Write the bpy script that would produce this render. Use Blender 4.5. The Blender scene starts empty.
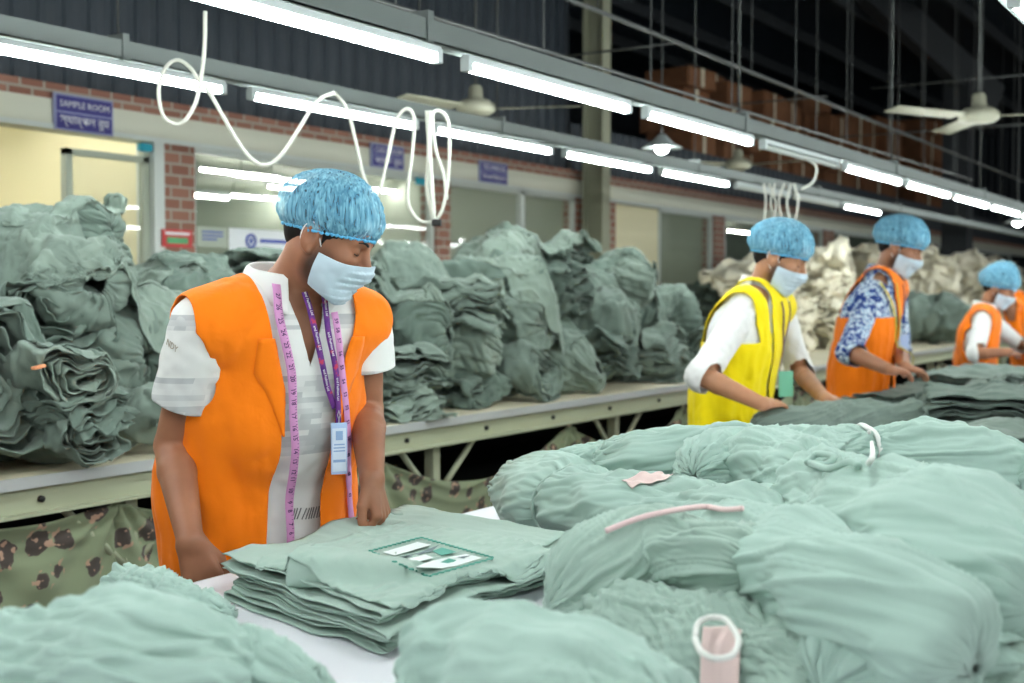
import bpy, math, random, time
import numpy as np
from mathutils import Vector, Matrix, Euler
T0 = time.time()
# ------------------------------------------------------------------ noise
_rng = np.random.RandomState(7)
_perm = _rng.permutation(256); _perm = np.concatenate([_perm, _perm, _perm])
_g = _rng.normal(size=(256, 3)); _g /= np.linalg.norm(_g, axis=1)[:, None]
def noise(p):
    """gradient noise, p (...,3) -> about -1..1"""
    p = np.asarray(p, float); i = np.floor(p).astype(int); f = p - i
    u = f * f * f * (f * (f * 6 - 15) + 10); i = i & 255; out = 0
    for dx in (0, 1):
        wx = u[..., 0] if dx else 1 - u[..., 0]
        for dy in (0, 1):
            wy = u[..., 1] if dy else 1 - u[..., 1]
            for dz in (0, 1):
                wz = u[..., 2] if dz else 1 - u[..., 2]
                h = _perm[_perm[_perm[(i[..., 0] + dx) & 255] + ((i[..., 1] + dy) & 255)] + ((i[..., 2] + dz) & 255)]
                g = _g[h]
                out = out + wx * wy * wz * (g[..., 0] * (f[..., 0] - dx) + g[..., 1] * (f[..., 1] - dy) + g[..., 2] * (f[..., 2] - dz))
    return out * 1.6
def noise3(p, s=0.0):
    return np.stack([noise(p + s), noise(p + s + 31.7), noise(p + s + 77.3)], -1)
def A(*v): return np.array(v, float)
# ------------------------------------------------------------------ cloth tube
def tube_sim(L, ra, rb, nu=120, nv=140, slack=1.10, axial=1.10, steps=60, iters=10, seed=0, floor=None, bend=.12, axis=None, g=.0006, twist=0.0, cap=.25, wf=1.0, wa=.012):
    """cloth sleeve of slack material wrapped round a rigid core along local x; ra, rb radius functions of t in 0..1"""
    rs = np.random.RandomState(seed)
    th = np.arange(nu) / nu * 2 * math.pi; t = np.linspace(0, 1, nv)
    a = np.array([ra(x) for x in t]); b = np.array([rb(x) for x in t])
    cy, cz = (np.zeros(nv), np.zeros(nv)) if axis is None else axis(t)
    ths = th[:, None] + twist * t[None, :]
    X = np.broadcast_to((t * L)[None, :], (nu, nv))
    P = np.stack([X, cy + a * np.cos(ths), cz + b * np.sin(ths)], -1).copy()
    n = np.stack([0 * X, np.cos(ths) + 0 * X, np.sin(ths) + 0 * X], -1)
    P0 = P.copy()
    # material rest lengths: that of the widest tube, so that tied places have to gather
    per = np.linalg.norm(np.roll(P, -1, 0) - P, axis=-1)
    pm = per.max(1, keepdims=True) * .92
    ru = np.maximum(per, pm * np.ones_like(per)) * slack
    rv = np.linalg.norm(P[:, 1:] - P[:, :-1], axis=-1) * axial
    ru = ru * (1 + .06 * noise(np.stack([X / .2, np.cos(ths) * 1.3, np.sin(ths) * 1.3], -1) + seed))
    rd = np.sqrt((ru[:, :-1]) ** 2 + rv ** 2)
    q0 = P + .05 * noise3(P * 5 + seed)
    w = noise(q0 * A(9, 22, 22) * wf + seed * 3.1)[..., None] * wa + noise(P / .015 + seed)[..., None] * .001
    P = P + n * (abs(w) + .001)
    V = np.zeros_like(P)
    am = np.maximum(a, .004); bm = np.maximum(b, .004)
    def proj(Q, i0, i1, j0, j1, r, k=1.0):
        pa = Q[i0, j0]; pb = Q[i1, j1]; d = pb - pa; l = np.sqrt((d * d).sum(-1)) + 1e-9
        c = (.5 * k * (l - r) / l)[..., None] * d
        Q[i0, j0] += c; Q[i1, j1] -= c
    ev = np.arange(0, nu, 2); od = np.arange(1, nu, 2); al = slice(None)
    tt = lambda x: np.clip(x / L, 0, 1) * (nv - 1)
    idx = np.arange(nu)
    for st in range(steps):
        prev = P.copy(); P = P + V; P[..., 2] -= g
        for it in range(iters):
            for s in (ev, od):
                e = (s + 1) % nu
                pa = P[s]; pb = P[e]; d = pb - pa; l = np.sqrt((d * d).sum(-1)) + 1e-9
                c = (.5 * (l - ru[s]) / l)[..., None] * d; P[s] = pa + c; P[e] = pb - c
            for o in (0, 1):
                pa = P[:, o:nv - 1:2]; pb = P[:, o + 1:nv:2]; d = pb - pa; l = np.sqrt((d * d).sum(-1)) + 1e-9
                c = (.5 * (l - rv[:, o::2]) / l)[..., None] * d
                P[:, o:nv - 1:2] = pa + c; P[:, o + 1:nv:2] = pb - c
            for o in (0, 1):     # shear both diagonals
                for sg in (1, -1):
                    k1 = (idx + sg) % nu
                    pa = P[:, o:nv - 1:2]; pb = P[k1][:, o + 1:nv:2]; d = pb - pa; l = np.sqrt((d * d).sum(-1)) + 1e-9
                    c = (.25 * (l - rd[:, o::2]) / l)[..., None] * d
                    P[:, o:nv - 1:2] += c
                    Q = P[:, o + 1:nv:2]; Q[k1] -= c
            if bend:
                lap = (np.roll(P, 1, 0) + np.roll(P, -1, 0)) * .25
                lap[:, 1:-1] += (P[:, 2:] + P[:, :-2]) * .25; lap[:, 0] = P[:, 0] * .5 + lap[:, 0]; lap[:, -1] = P[:, -1] * .5 + lap[:, -1]
                P += bend * (lap - P)
            # core
            x = tt(P[..., 0]); i = np.minimum(x.astype(int), nv - 2); f = x - i
            aa = am[i] * (1 - f) + am[i + 1] * f; bb = bm[i] * (1 - f) + bm[i + 1] * f
            yy = cy[i] * (1 - f) + cy[i + 1] * f; zz = cz[i] * (1 - f) + cz[i + 1] * f
            dy = P[..., 1] - yy; dz = P[..., 2] - zz
            q = np.sqrt((dy / aa) ** 2 + (dz / bb) ** 2) + 1e-9
            m = q < 1; sc = np.where(m, 1 / q, 1)
            lim = 1 + .035 / np.minimum(aa, bb).clip(.02)        # keep folds from ballooning
            sc = np.where(q > lim, lim / q, sc)
            P[..., 1] = yy + dy * sc; P[..., 2] = zz + dz * sc
            if floor is not None: P[..., 2] = np.maximum(P[..., 2], floor)
            P[:, 0] = P0[:, 0]; P[:, -1] = P0[:, -1]
        V = (P - prev) * .3
    return P
def grid_mesh(name, P, closed_u=True, cap=False):
    nu, nv = P.shape[:2]
    i = np.arange(nu if closed_u else nu - 1); j = np.arange(nv - 1)
    I, J = np.meshgrid(i, j, indexing='ij'); I2 = (I + 1) % nu
    F = np.stack([I * nv + J, I2 * nv + J, I2 * nv + J + 1, I * nv + J + 1], -1).reshape(-1, 4)
    F = F[:, ::-1]
    return mk(name, P.reshape(-1, 3), F)
def mk(name, V, F, smooth=True):
    V = np.asarray(V, np.float32); F = np.asarray(F, np.int32)
    me = bpy.data.meshes.new(name); k = F.shape[1]
    me.vertices.add(len(V)); me.vertices.foreach_set('co', V.ravel())
    me.loops.add(F.size); me.loops.foreach_set('vertex_index', F.ravel())
    me.polygons.add(len(F)); me.polygons.foreach_set('loop_start', np.arange(len(F), dtype=np.int32) * k)
    me.polygons.foreach_set('loop_total', np.full(len(F), k, np.int32))
    me.polygons.foreach_set('use_smooth', np.full(len(F), smooth))
    me.update(calc_edges=True); me.validate()
    return me
# ------------------------------------------------------------------ folded / rolled bundles
def fold_bundle(L, W, H, kind='spiral', turns=5, seed=0, nx=70, warp=.035, crease=.006, rag=.03, step=.012, skew=0.0):
    """many layers of one cloth: a flattened spiral or a zigzag, run along x and crumpled by smooth warps"""
    rs = np.random.RandomState(seed)
    if kind == 'spiral':
        th = np.linspace(0, 2 * math.pi * turns, int(turns * 44)) + rs.rand() * 6
        r = .12 + .88 * ((th - th[0]) / (th[-1] - th[0])) ** .9
        e = 1.25
        cx = np.sign(np.cos(th)) * np.abs(np.cos(th)) ** (1 / e); cz = np.sign(np.sin(th)) * np.abs(np.sin(th)) ** (1 / e)
        y = (W / 2 - H / 2 * (1 - r)) * 1.0 * cx * np.clip(r * 3, 0, 1); z = H / 2 * r * cz
        k = r
    else:
        y = []; z = []; k = []
        n = turns * 2; gz = .35 + rs.rand(n + 1) ** 1.5 * 1.6; gz = np.cumsum(gz / gz[:n].sum() * H); gz = np.r_[0, gz]; zq = 0
        for q in range(n):
            dz = gz[q + 1] - gz[q]; zq = -H / 2 + gz[q]
            s = np.linspace(-1, 1, 26) * (1 if q % 2 == 0 else -1)
            w = W / 2 * (1 - .30 * rs.rand() ** 1.5); o = (rs.rand() - .5) * .05 * W / .3
            for v in s:
                y.append(o + w * v); z.append(zq); k.append(.5)
            sg = 1 if q % 2 == 0 else -1
            if q < n - 1:
                for a in np.linspace(-1.3, 1.3, 7):
                    y.append(o + sg * (w + dz * .55 * math.cos(a))); z.append(zq + dz * .5 + dz * .5 * math.sin(a)); k.append(.5)
        y = A(*y); z = A(*z); k = A(*k)
    nu = len(y); u = np.arange(nu)
    d = np.cumsum(np.r_[0, np.hypot(np.diff(y), np.diff(z))])
    # ends of every layer end at their own place
    e0 = noise(np.stack([d / .35, d * 0 + seed * 1.7, d * 0], -1)) * rag + noise(np.stack([d / .06, d * 0 + seed, d * 0 + 5], -1)) * rag * .35
    e1 = noise(np.stack([d / .35, d * 0 + seed * 2.3 + 9, d * 0], -1)) * rag + noise(np.stack([d / .06, d * 0 + seed, d * 0 + 8], -1)) * rag * .35
    t = np.linspace(0, 1, nx)
    X = (-L / 2 + e0)[:, None] * (1 - t) + (L / 2 + e1)[:, None] * t
    ny = np.gradient(z); nz = -np.gradient(y); nn = np.hypot(ny, nz) + 1e-9; ny /= nn; nz /= nn
    P = np.stack([X, y[:, None] + 0 * X, z[:, None] + 0 * X], -1)
    # loose layers
    gap = H / (2 * turns)
    q = np.stack([X / .12, (d[:, None] / .16) + 0 * X, 0 * X + seed], -1)
    a = noise(q) * gap * .55 + noise(q * 2.7 + 5) * gap * .3
    P[..., 1] += a * ny[:, None]; P[..., 2] += a * nz[:, None]
    P[..., 1] += skew * P[..., 0]
    # sag and crumple as a whole: folds keep clear of each other
    P += warp * 1.15 * noise3(P / .24 + seed * 1.3) * A(.8, 1, 1.1)
    P += warp * .55 * noise3(P / .105 + seed * 2.1) * A(.8, 1, 1.15)
    P += warp * .13 * noise3(P / .03 + seed * .7)
    if crease:
        m = noise(P / A(.09, .06, .06) + 2.5 * noise3(P / .2 + seed) + seed)
        c = (1 - np.abs(m)) ** 4 * crease
        P[..., 2] += c * np.sign(nz)[:, None] * .7; P[..., 1] += c * np.sign(ny)[:, None] * .7
    return P
def sheet_sim(P, hf, scale=1.08, steps=60, iters=8, g=.0015, seed=0, bend=.1, fric=.5, pins=None):
    """open cloth P (nu,nv,3) falls on a height field hf(x,y) -> z"""
    P = P.copy(); nu, nv = P.shape[:2]
    ru = np.linalg.norm(P[1:] - P[:-1], axis=-1) * scale; rv = np.linalg.norm(P[:, 1:] - P[:, :-1], axis=-1) * scale
    r1 = np.linalg.norm(P[1:, 1:] - P[:-1, :-1], axis=-1) * scale; r2 = np.linalg.norm(P[1:, :-1] - P[:-1, 1:], axis=-1) * scale
    P[..., 2] += noise(P / .05 + seed) * .01
    V = np.zeros_like(P)
    def sl(a, s): return tuple(slice(*x) for x in a)
    for st in range(steps):
        prev = P.copy(); P = P + V; P[..., 2] -= g
        for it in range(iters):
            for o in (0, 1):
                a = P[o:nu - 1:2]; b = P[o + 1:nu:2]; d = b - a; l = np.sqrt((d * d).sum(-1)) + 1e-9
                c = (.5 * (l - ru[o::2]) / l)[..., None] * d; a += c; b -= c
                a = P[:, o:nv - 1:2]; b = P[:, o + 1:nv:2]; d = b - a; l = np.sqrt((d * d).sum(-1)) + 1e-9
                c = (.5 * (l - rv[:, o::2]) / l)[..., None] * d; a += c; b -= c
                a = P[o:nu - 1:2, :-1]; b = P[o + 1:nu:2, 1:]; d = b - a; l = np.sqrt((d * d).sum(-1)) + 1e-9
                c = (.25 * (l - r1[o::2]) / l)[..., None] * d; a += c; b -= c
                a = P[o:nu - 1:2, 1:]; b = P[o + 1:nu:2, :-1]; d = b - a; l = np.sqrt((d * d).sum(-1)) + 1e-9
                c = (.25 * (l - r2[o::2]) / l)[..., None] * d; a += c; b -= c
            P[1:-1] += bend * .5 * (P[2:] + P[:-2] - 2 * P[1:-1]) ; P[:, 1:-1] += bend * .5 * (P[:, 2:] + P[:, :-2] - 2 * P[:, 1:-1])
            h = hf(P[..., 0], P[..., 1]) + .004
            hit = P[..., 2] < h
            P[..., 2] = np.maximum(P[..., 2], h)
            if fric: P[..., :2] = np.where(hit[..., None], P[..., :2] * (1 - fric / iters) + prev[..., :2] * fric / iters, P[..., :2])
            if pins is not None: P[pins] = prev[pins]
        V = (P - prev) * .92
        sp = np.linalg.norm(V, axis=-1, keepdims=True); V *= np.minimum(1, .03 / (sp + 1e-9))
    return P
class HF:
    """height field of the tops of point clouds, for cloth to fall on"""
    def __init__(s, x0, x1, y0, y1, base, res=.012):
        s.x0, s.y0, s.res = x0, y0, res; s.n = (int((x1 - x0) / res) + 2, int((y1 - y0) / res) + 2); s.z = np.full(s.n, float(base))
    def add(s, P):
        P = P.reshape(-1, 3); i = ((P[:, 0] - s.x0) / s.res).astype(int); j = ((P[:, 1] - s.y0) / s.res).astype(int)
        m = (i >= 0) & (j >= 0) & (i < s.n[0]) & (j < s.n[1]); np.maximum.at(s.z, (i[m], j[m]), P[m, 2])
    def smooth(s, k=2):
        for _ in range(k):
            z = s.z; p = np.pad(z, 1, 'edge')
            s.z = np.maximum(z, (p[:-2, 1:-1] + p[2:, 1:-1] + p[1:-1, :-2] + p[1:-1, 2:]) / 4)
    def __call__(s, x, y):
        a = np.clip((x - s.x0) / s.res - .5, 0, s.n[0] - 1.001); b = np.clip((y - s.y0) / s.res - .5, 0, s.n[1] - 1.001)
        i = a.astype(int); j = b.astype(int); f = a - i; g = b - j; z = s.z
        return (z[i, j] * (1 - f) + z[i + 1, j] * f) * (1 - g) + (z[i, j + 1] * (1 - f) + z[i + 1, j + 1] * f) * g
# ------------------------------------------------------------------ implicit bodies -> meshes
def surfnet(f, lo, hi, h, relax=1):
    """mesh the zero level of f inside the box; sparse two-level evaluation"""
    lo = A(*lo); hi = A(*hi); K = 4
    n = (np.ceil((hi - lo) / (h * K)).astype(int) + 1)
    gx = [lo[a] + np.arange(n[a]) * h * K for a in range(3)]
    G = np.stack(np.meshgrid(*gx, indexing='ij'), -1)
    dc = f(G.reshape(-1, 3)).reshape(n)
    near = np.abs(dc) < h * K * 1.9
    nf = (n - 1) * K + 1
    big = np.repeat(np.repeat(np.repeat(dc, K, 0), K, 1), K, 2)[:nf[0], :nf[1], :nf[2]].astype(np.float32)
    # mark every fine point in the blocks round a near coarse point
    m = near.copy()
    for a in range(3):
        q = m.copy(); s1 = [slice(None)] * 3; s2 = [slice(None)] * 3; s1[a] = slice(0, -1); s2[a] = slice(1, None)
        q[tuple(s1)] |= m[tuple(s2)]; q[tuple(s2)] |= m[tuple(s1)]; m = q
    fm = np.repeat(np.repeat(np.repeat(m, K, 0), K, 1), K, 2)[:nf[0], :nf[1], :nf[2]]
    ii = np.argwhere(fm)
    v = np.empty(len(ii), np.float32)
    for s in range(0, len(ii), 400000): v[s:s + 400000] = f(lo + ii[s:s + 400000] * h)
    big[fm] = v
    S = big < 0
    c = np.zeros(tuple(nf - 1), np.int8); cn = [(i, j, k) for i in (0, 1) for j in (0, 1) for k in (0, 1)]
    sh = lambda a, o: a[o[0]:o[0] + nf[0] - 1, o[1]:o[1] + nf[1] - 1, o[2]:o[2] + nf[2] - 1]
    for o in cn: c += sh(S, o)
    act = (c > 0) & (c < 8); ids = np.full(act.shape, -1, np.int64); pos = np.argwhere(act); ids[act] = np.arange(len(pos))
    acc = np.zeros((len(pos), 3)); cnt = np.zeros(len(pos))
    for o in cn:
        for a in range(3):
            if o[a]: continue
            o2 = list(o); o2[a] = 1
            v0 = big[tuple((pos + o).T)]; v1 = big[tuple((pos + o2).T)]
            x = (v0 < 0) != (v1 < 0); t = np.where(x, v0 / np.where(x, v0 - v1, 1), 0)
            q = np.tile(A(*o), (len(pos), 1)); q[:, a] = t
            acc += q * x[:, None]; cnt += x
    V = lo + (pos + acc / cnt[:, None]) * h
    F = []
    for a in range(3):
        b, d = [(1, 2), (2, 0), (0, 1)][a]
        s1 = [slice(None)] * 3; s2 = [slice(None)] * 3; s1[a] = slice(0, -1); s2[a] = slice(1, None)
        e = S[tuple(s1)] != S[tuple(s2)]
        p = np.argwhere(e); p = p[(p[:, b] > 0) & (p[:, d] > 0) & (p[:, b] < nf[b] - 1) & (p[:, d] < nf[d] - 1)]
        ins = S[tuple(p.T)]
        def cell(ob, od):
            q = p.copy(); q[:, b] += ob; q[:, d] += od; return ids[tuple(q.T)]
        q = np.stack([cell(-1, -1), cell(0, -1), cell(0, 0), cell(-1, 0)], -1)
        q[~ins] = q[~ins][:, ::-1]; F.append(q)
    F = np.concatenate(F)
    e = h * .25                                       # pull the vertices onto the true surface
    for _ in range(relax):
        d0 = f(V); g = np.stack([f(V + A(*[e if k == a else 0 for k in range(3)])) - d0 for a in range(3)], -1) / e
        V = V - np.clip(d0, -h, h)[:, None] * g / np.maximum((g * g).sum(-1), .25)[:, None]
    return V, F
def clip(V, F, g):
    """keep the part of the mesh where field g > 0, cut cleanly along g = 0 (quads or triangles in)"""
    if F.shape[1] == 4: F = np.concatenate([F[:, [0, 1, 2]], F[:, [0, 2, 3]]])
    s = g(V) if callable(g) else g
    s = np.where(np.abs(s) < 1e-7, 1e-7, s)
    pos = s > 0; k = pos[F].sum(1)
    keep = F[k == 3]; part = F[(k == 1) | (k == 2)]
    out = []; new = []; cache = {}; nV = len(V)
    def cut(i, j):
        key = (i, j) if i < j else (j, i)
        if key not in cache:
            t = s[i] / (s[i] - s[j]); cache[key] = nV + len(new); new.append(V[i] * (1 - t) + V[j] * t)
        return cache[key]
    for tri in part.tolist():
        poly = []
        for a in range(3):
            i, j = tri[a], tri[(a + 1) % 3]
            if pos[i]: poly.append(i)
            if pos[i] != pos[j]: poly.append(cut(i, j))
        for q in range(1, len(poly) - 1): out.append((poly[0], poly[q], poly[q + 1]))
    F2 = np.concatenate([keep, np.array(out, int).reshape(-1, 3)])
    V2 = np.concatenate([V, np.array(new).reshape(-1, 3)])
    used = np.unique(F2); mp = np.full(len(V2), -1); mp[used] = np.arange(len(used))
    return V2[used], mp[F2]
def smin(a, b, k): h = np.maximum(k - np.abs(a - b), 0) / k; return np.minimum(a, b) - h * h * k * .25
def smax(a, b, k): return -smin(-a, -b, k)
def rcone(p, a, b, r1, r2):
    a = A(*a); b = A(*b); d = b - a; t = np.clip(((p - a) @ d) / (d @ d), 0, 1)
    return np.linalg.norm(p - a - t[:, None] * d, axis=1) - (r1 + (r2 - r1) * t)
def ell(p, c, r):
    q = (p - A(*c)); r = A(*r); k0 = np.linalg.norm(q / r, axis=1); k1 = np.linalg.norm(q / (r * r), axis=1)
    return k0 * (k0 - 1) / np.maximum(k1, 1e-6)
def rotz(a): c, s = math.cos(a), math.sin(a); return np.array([[c, -s, 0], [s, c, 0], [0, 0, 1.]])
def rotx(a): c, s = math.cos(a), math.sin(a); return np.array([[1, 0, 0], [0, c, -s], [0, s, c.real]])
def roty(a): c, s = math.cos(a), math.sin(a); return np.array([[c, 0, s], [0, 1, 0], [-s, 0, c]])
def unit(v): v = A(*v); return v / (np.linalg.norm(v) + 1e-12)
# ------------------------------------------------------------------ scene helpers
COL = bpy.context.scene.collection
def link(name, me, mats=None, parent=None, origin=None, world=True):
    """one mesh object; vertices are given in world space and moved to the object's own origin"""
    o = bpy.data.objects.new(name, me)
    if origin is not None:
        me.transform(Matrix.Translation(-Vector(origin)))
        o.location = Vector(origin)
    COL.objects.link(o)
    if parent is not None:
        o.parent = parent
        if origin is None: me.transform(Matrix.Translation(-parent.matrix_world.translation)) if world else None
        else: o.location = Vector(origin) - parent.matrix_world.translation
    if mats is not None:
        for m in (mats if isinstance(mats, (list, tuple)) else [mats]): me.materials.append(m)
    return o
def tag(o, label=None, cat=None, group=None, kind=None):
    if label: o['label'] = label
    if cat: o['category'] = cat
    if group: o['group'] = group
    if kind: o['kind'] = kind
    return o
def empty(name, loc, label, cat, group=None):
    o = bpy.data.objects.new(name, None); o.empty_display_size = .1; o.location = Vector(loc); COL.objects.link(o)
    o.matrix_world = Matrix.Translation(Vector(loc))
    return tag(o, label, cat, group)
def solid(o, t, off=0.0):
    m = o.modifiers.new('thickness', 'SOLIDIFY'); m.thickness = t; m.offset = off; m.use_rim = True; return o
def tubes(name, pts, r, n=8, closed=False):
    """tube along a polyline (k,3), r scalar or per point"""
    pts = np.asarray(pts, float); k = len(pts); r = np.broadcast_to(np.asarray(r, float), (k,))
    if closed: t = np.roll(pts, -1, 0) - np.roll(pts, 1, 0)
    else: t = np.gradient(pts, axis=0)
    t /= np.linalg.norm(t, axis=1)[:, None] + 1e-12
    u = np.cross(t[0], A(0, 0, 1) if abs(t[0][2]) < .9 else A(1, 0, 0)); u /= np.linalg.norm(u)
    V = []; a = np.arange(n) / n * 2 * math.pi
    for i in range(k):
        u = u - (u @ t[i]) * t[i]; u /= np.linalg.norm(u); w = np.cross(t[i], u)
        V.append(pts[i] + r[i] * (np.cos(a)[:, None] * u + np.sin(a)[:, None] * w))
    V = np.concatenate(V); F = []
    for i in range(k if closed else k - 1):
        j = (i + 1) % k
        for q in range(n): F.append((i * n + q, i * n + (q + 1) % n, j * n + (q + 1) % n, j * n + q))
    if not closed:
        V = np.concatenate([V, pts[:1], pts[-1:]]); c0, c1 = k * n, k * n + 1
        for q in range(n):
            F.append((c0, (q + 1) % n, q, c0)); F.append((c1, (k - 1) * n + q, (k - 1) * n + (q + 1) % n, c1))
    return V, F
def mkpoly(name, V, F, smooth=True):
    me = bpy.data.meshes.new(name)
    me.from_pydata([tuple(v) for v in np.asarray(V).tolist()], [], [tuple(dict.fromkeys(f)) for f in (F.tolist() if hasattr(F, 'tolist') else F)])
    if smooth: me.polygons.foreach_set('use_smooth', [True] * len(me.polygons))
    me.update(); return me
def cat(parts):
    V = []; F = []; n = 0
    for v, f in parts:
        v = np.asarray(v); V.append(v); F += [tuple(int(i) + n for i in q) for q in (f.tolist() if hasattr(f, 'tolist') else f)]; n += len(v)
    return np.concatenate(V), F
def spline(pts, n=40):
    """Catmull-Rom through the points"""
    p = np.asarray(pts, float); p = np.concatenate([2 * p[:1] - p[1:2], p, 2 * p[-1:] - p[-2:-1]]); k = len(p) - 3
    t = np.linspace(0, k - 1e-9, n); i = t.astype(int); f = (t - i)[:, None]
    a, b, c, d = p[i], p[i + 1], p[i + 2], p[i + 3]
    return .5 * (2 * b + (c - a) * f + (2 * a - 5 * b + 4 * c - d) * f * f + (3 * b - a - 3 * c + d) * f ** 3)
# ------------------------------------------------------------------ people
def hand_parts(W, d, n, s, curl=(.5, .6, .4), size=1.0, thumb=.5, spread=.06):
    """finger chains: W wrist, d towards the fingers, n out of the back of the hand, s towards the thumb"""
    W = A(*W); d = unit(d); n = A(*n); n = unit(n - (n @ d) * d); s0 = A(*s); c = np.cross(d, n); s = c if c @ s0 > 0 else -c
    seg = []
    for i, (o, L, r) in enumerate(((.030, .072, .0088), (.010, .080, .0088), (-.011, .074, .0083), (-.030, .058, .0075))):
        b = W + size * (d * (.088 - .006 * abs(i - 1)) + s * o + n * .002)
        seg.append((W + size * (d * .012 + s * o * .5), b, .0155 * size, .0115 * size, 'p'))
        a = 0; q = b; dd = unit(d + s * spread * (1.5 - i))
        for j, (fl, cu) in enumerate(zip((.46, .30, .24), curl)):
            a += cu * (1 + .12 * (i - 1)); v = dd * math.cos(a) - n * math.sin(a); e = q + v * L * fl * size
            seg.append((q, e, r * size * (1.05 - .08 * j), r * size * (.98 - .1 * j), 'f%d' % i)); q = e
    b = W + size * (d * .022 + s * .022 - n * .006)
    e = b + size * (d * .035 + s * .022 - n * (.008 + .012 * thumb)); seg.append((b, e, .0145 * size, .0115 * size, 't'))
    f = e + size * (d * .03 + s * .010 * (1 - thumb) - n * .010 * thumb); seg.append((e, f, .0105 * size, .0095 * size, 't'))
    g = f + size * (d * .022 - s * .004 - n * .010 * thumb); seg.append((f, g, .0095 * size, .0075 * size, 't'))
    return seg
def hand_field(seg):
    def f(p):
        by = {}
        for a, b, r1, r2, k in seg:
            q = rcone(p, a, b, r1, r2); by[k] = q if k not in by else (smin(by[k], q, .012) if k == 'p' else smin(by[k], q, .003))
        o = by.pop('p')
        for k, v in by.items(): o = smin(o, v, .012 if k == 't' else .005)
        return o
    return f
class Fig: pass
def person(name, label, S, pelvis, chest, neck, yaw, head, hyaw, hpitch, hroll, elbows, wrists, hands, look, res=1.0, group=None):
    """S body scale; yaw 0 faces -Y; head = centre of skull; elbows/wrists (right, left); hands = per side dict"""
    R = rotz(yaw); pelvis, chest, neck, head = A(*pelvis), A(*chest), A(*neck), A(*head)
    base = A(pelvis[0], pelvis[1], 0)
    root = empty(name, base, label, 'person', group)
    L_ = R @ A(1, 0, 0); B_ = R @ A(0, 1, 0); Fw = -B_; Up = A(0, 0, 1)
    sw = look.get('sw', .185) * S
    shc = neck + A(0, 0, -.075 * S) * 1.0
    sh = [shc - L_ * sw, shc + L_ * sw]
    loc = lambda p: (p - pelvis) @ R            # torso frame, x to the figure's left, y to the back
    glo = lambda q: q @ R.T + pelvis
    lp = lambda a: A(*((A(*a) - pelvis) @ R))
    sq = A(1, 1 / .66, 1)
    def econe(q, a, b, r1, r2): return rcone(q * sq, a * sq, b * sq, r1, r2) * .8
    lc, ln, ls = lp(chest), lp(neck), [lp(s) for s in sh]
    def torso(p, g=0.0, box=0.0):
        q = loc(p)
        d = econe(q, A(0, 0, -.06) * S, A(0, 0, .08) * S, (.172 + box) * S, (.160 + box) * S)
        d = smin(d, econe(q, A(0, 0, .08) * S, lc, (.152 + box) * S, (.162 + box * .6) * S), .06)
        up = lc + (lp(shc) - lc) * .75
        d = smin(d, econe(q, lc, up, (.162 + box * .6) * S, .150 * S), .05)
        mid = lp(shc)
        d = smin(d, rcone(q, ls[0] * .82 + mid * .18, ls[1] * .82 + mid * .18, .056 * S, .056 * S), .05)
        d = smin(d, rcone(q, ls[0] * .6 + mid * .4 + A(0, 0, .015) * S, ln + A(-.03, .02, -.04) * S, .045 * S, .048 * S), .04)
        d = smin(d, rcone(q, ls[1] * .6 + mid * .4 + A(0, 0, .015) * S, ln + A(.03, .02, -.04) * S, .045 * S, .048 * S), .04)
        return d - g
    def arm(p, i, r=1.0, tmax=None, grow=0.0):
        s, e, w = sh[i], A(*elbows[i]), A(*wrists[i])
        d = rcone(p, s, e, .052 * S * r + grow, .0385 * S * r + grow)
        m = e * .72 + w * .28
        d = smin(d, rcone(p, e, m, .0385 * S * r + grow, .0405 * S * r + grow), .007)
        d = smin(d, rcone(p, m, w, .0405 * S * r + grow, .0265 * S * r + grow), .007)
        return d
    # head frame
    Rh = R @ rotz(hyaw) @ rotx(hpitch) @ roty(hroll)     # x left, y back, z up; forward = -y
    H = 1.0 * S * look.get('hs', 1.0)
    hl = lambda p: ((p - head) @ Rh) / H
    hg = lambda q: (np.asarray(q) * H) @ Rh.T + head
    def face(q):
        x, y, z = q[:, 0], q[:, 1], q[:, 2]; m = q.copy(); m[:, 0] = np.abs(x)
        d = ell(q, (0, .012, .03), (.0765, .098, .088))
        d = smin(d, ell(q, (0, -.030, -.032), (.060, .062, .080)), .04)
        d = smin(d, rcone(m, (.040, .005, -.060), (.012, -.066, -.102), .026, .020), .045)
        d = smin(d, ell(m, (.036, -.066, -.026), (.026, .022, .022)), .02)          # cheekbone
        d = smin(d, rcone(m, (.012, -.090, .020), (.040, -.076, .020), .009, .008), .018)      # brow
        d = smax(d, -ell(m, (.031, -.101, .001), (.019, .018, .013)), .014)          # socket
        d = smin(d, ell(m, (.031, -.0755, .000), (.0155, .0145, .0135)), .004)       # lid
        d = smin(d, rcone(q, (0, -.090, .010), (0, -.113, -.030), .0085, .0125), .012)
        d = smin(d, ell(m, (.0115, -.100, -.034), (.0085, .012, .0085)), .008)
        d = smin(d, ell(q, (0, -.094, -.063), (.024, .012, .006)), .008); d = smin(d, ell(q, (0, -.093, -.074), (.021, .012, .007)), .006)
        # ear
        e = ell(m, (.080, .012, -.008), (.010, .021, .032)); e = smax(e, -ell(m, (.0905, .008, -.004), (.009, .011, .019)), .006)
        e = smin(e, rcone(m, (.078, .006, -.030), (.080, .003, -.038), .008, .007), .008)
        return smin(d, e, .008)
    def headneck(p):
        d = face(hl(p)) * H
        a = hg(A(0, .018, -.045)); b = neck + B_ * .012 * S
        d = smin(d, rcone(p, a, b - Up * .03, .056 * S, .060 * S), .03)
        return d
    legs = []
    for i, sg in ((0, -1), (1, 1)):
        hip = pelvis + L_ * sg * .09 * S - Up * .04; kn = A(hip[0], hip[1], .50 * S) + Fw * .015 + L_ * sg * .02; an = A(kn[0], kn[1], .09 * S) + B_ * .03
        legs.append((hip, kn, an))
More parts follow.
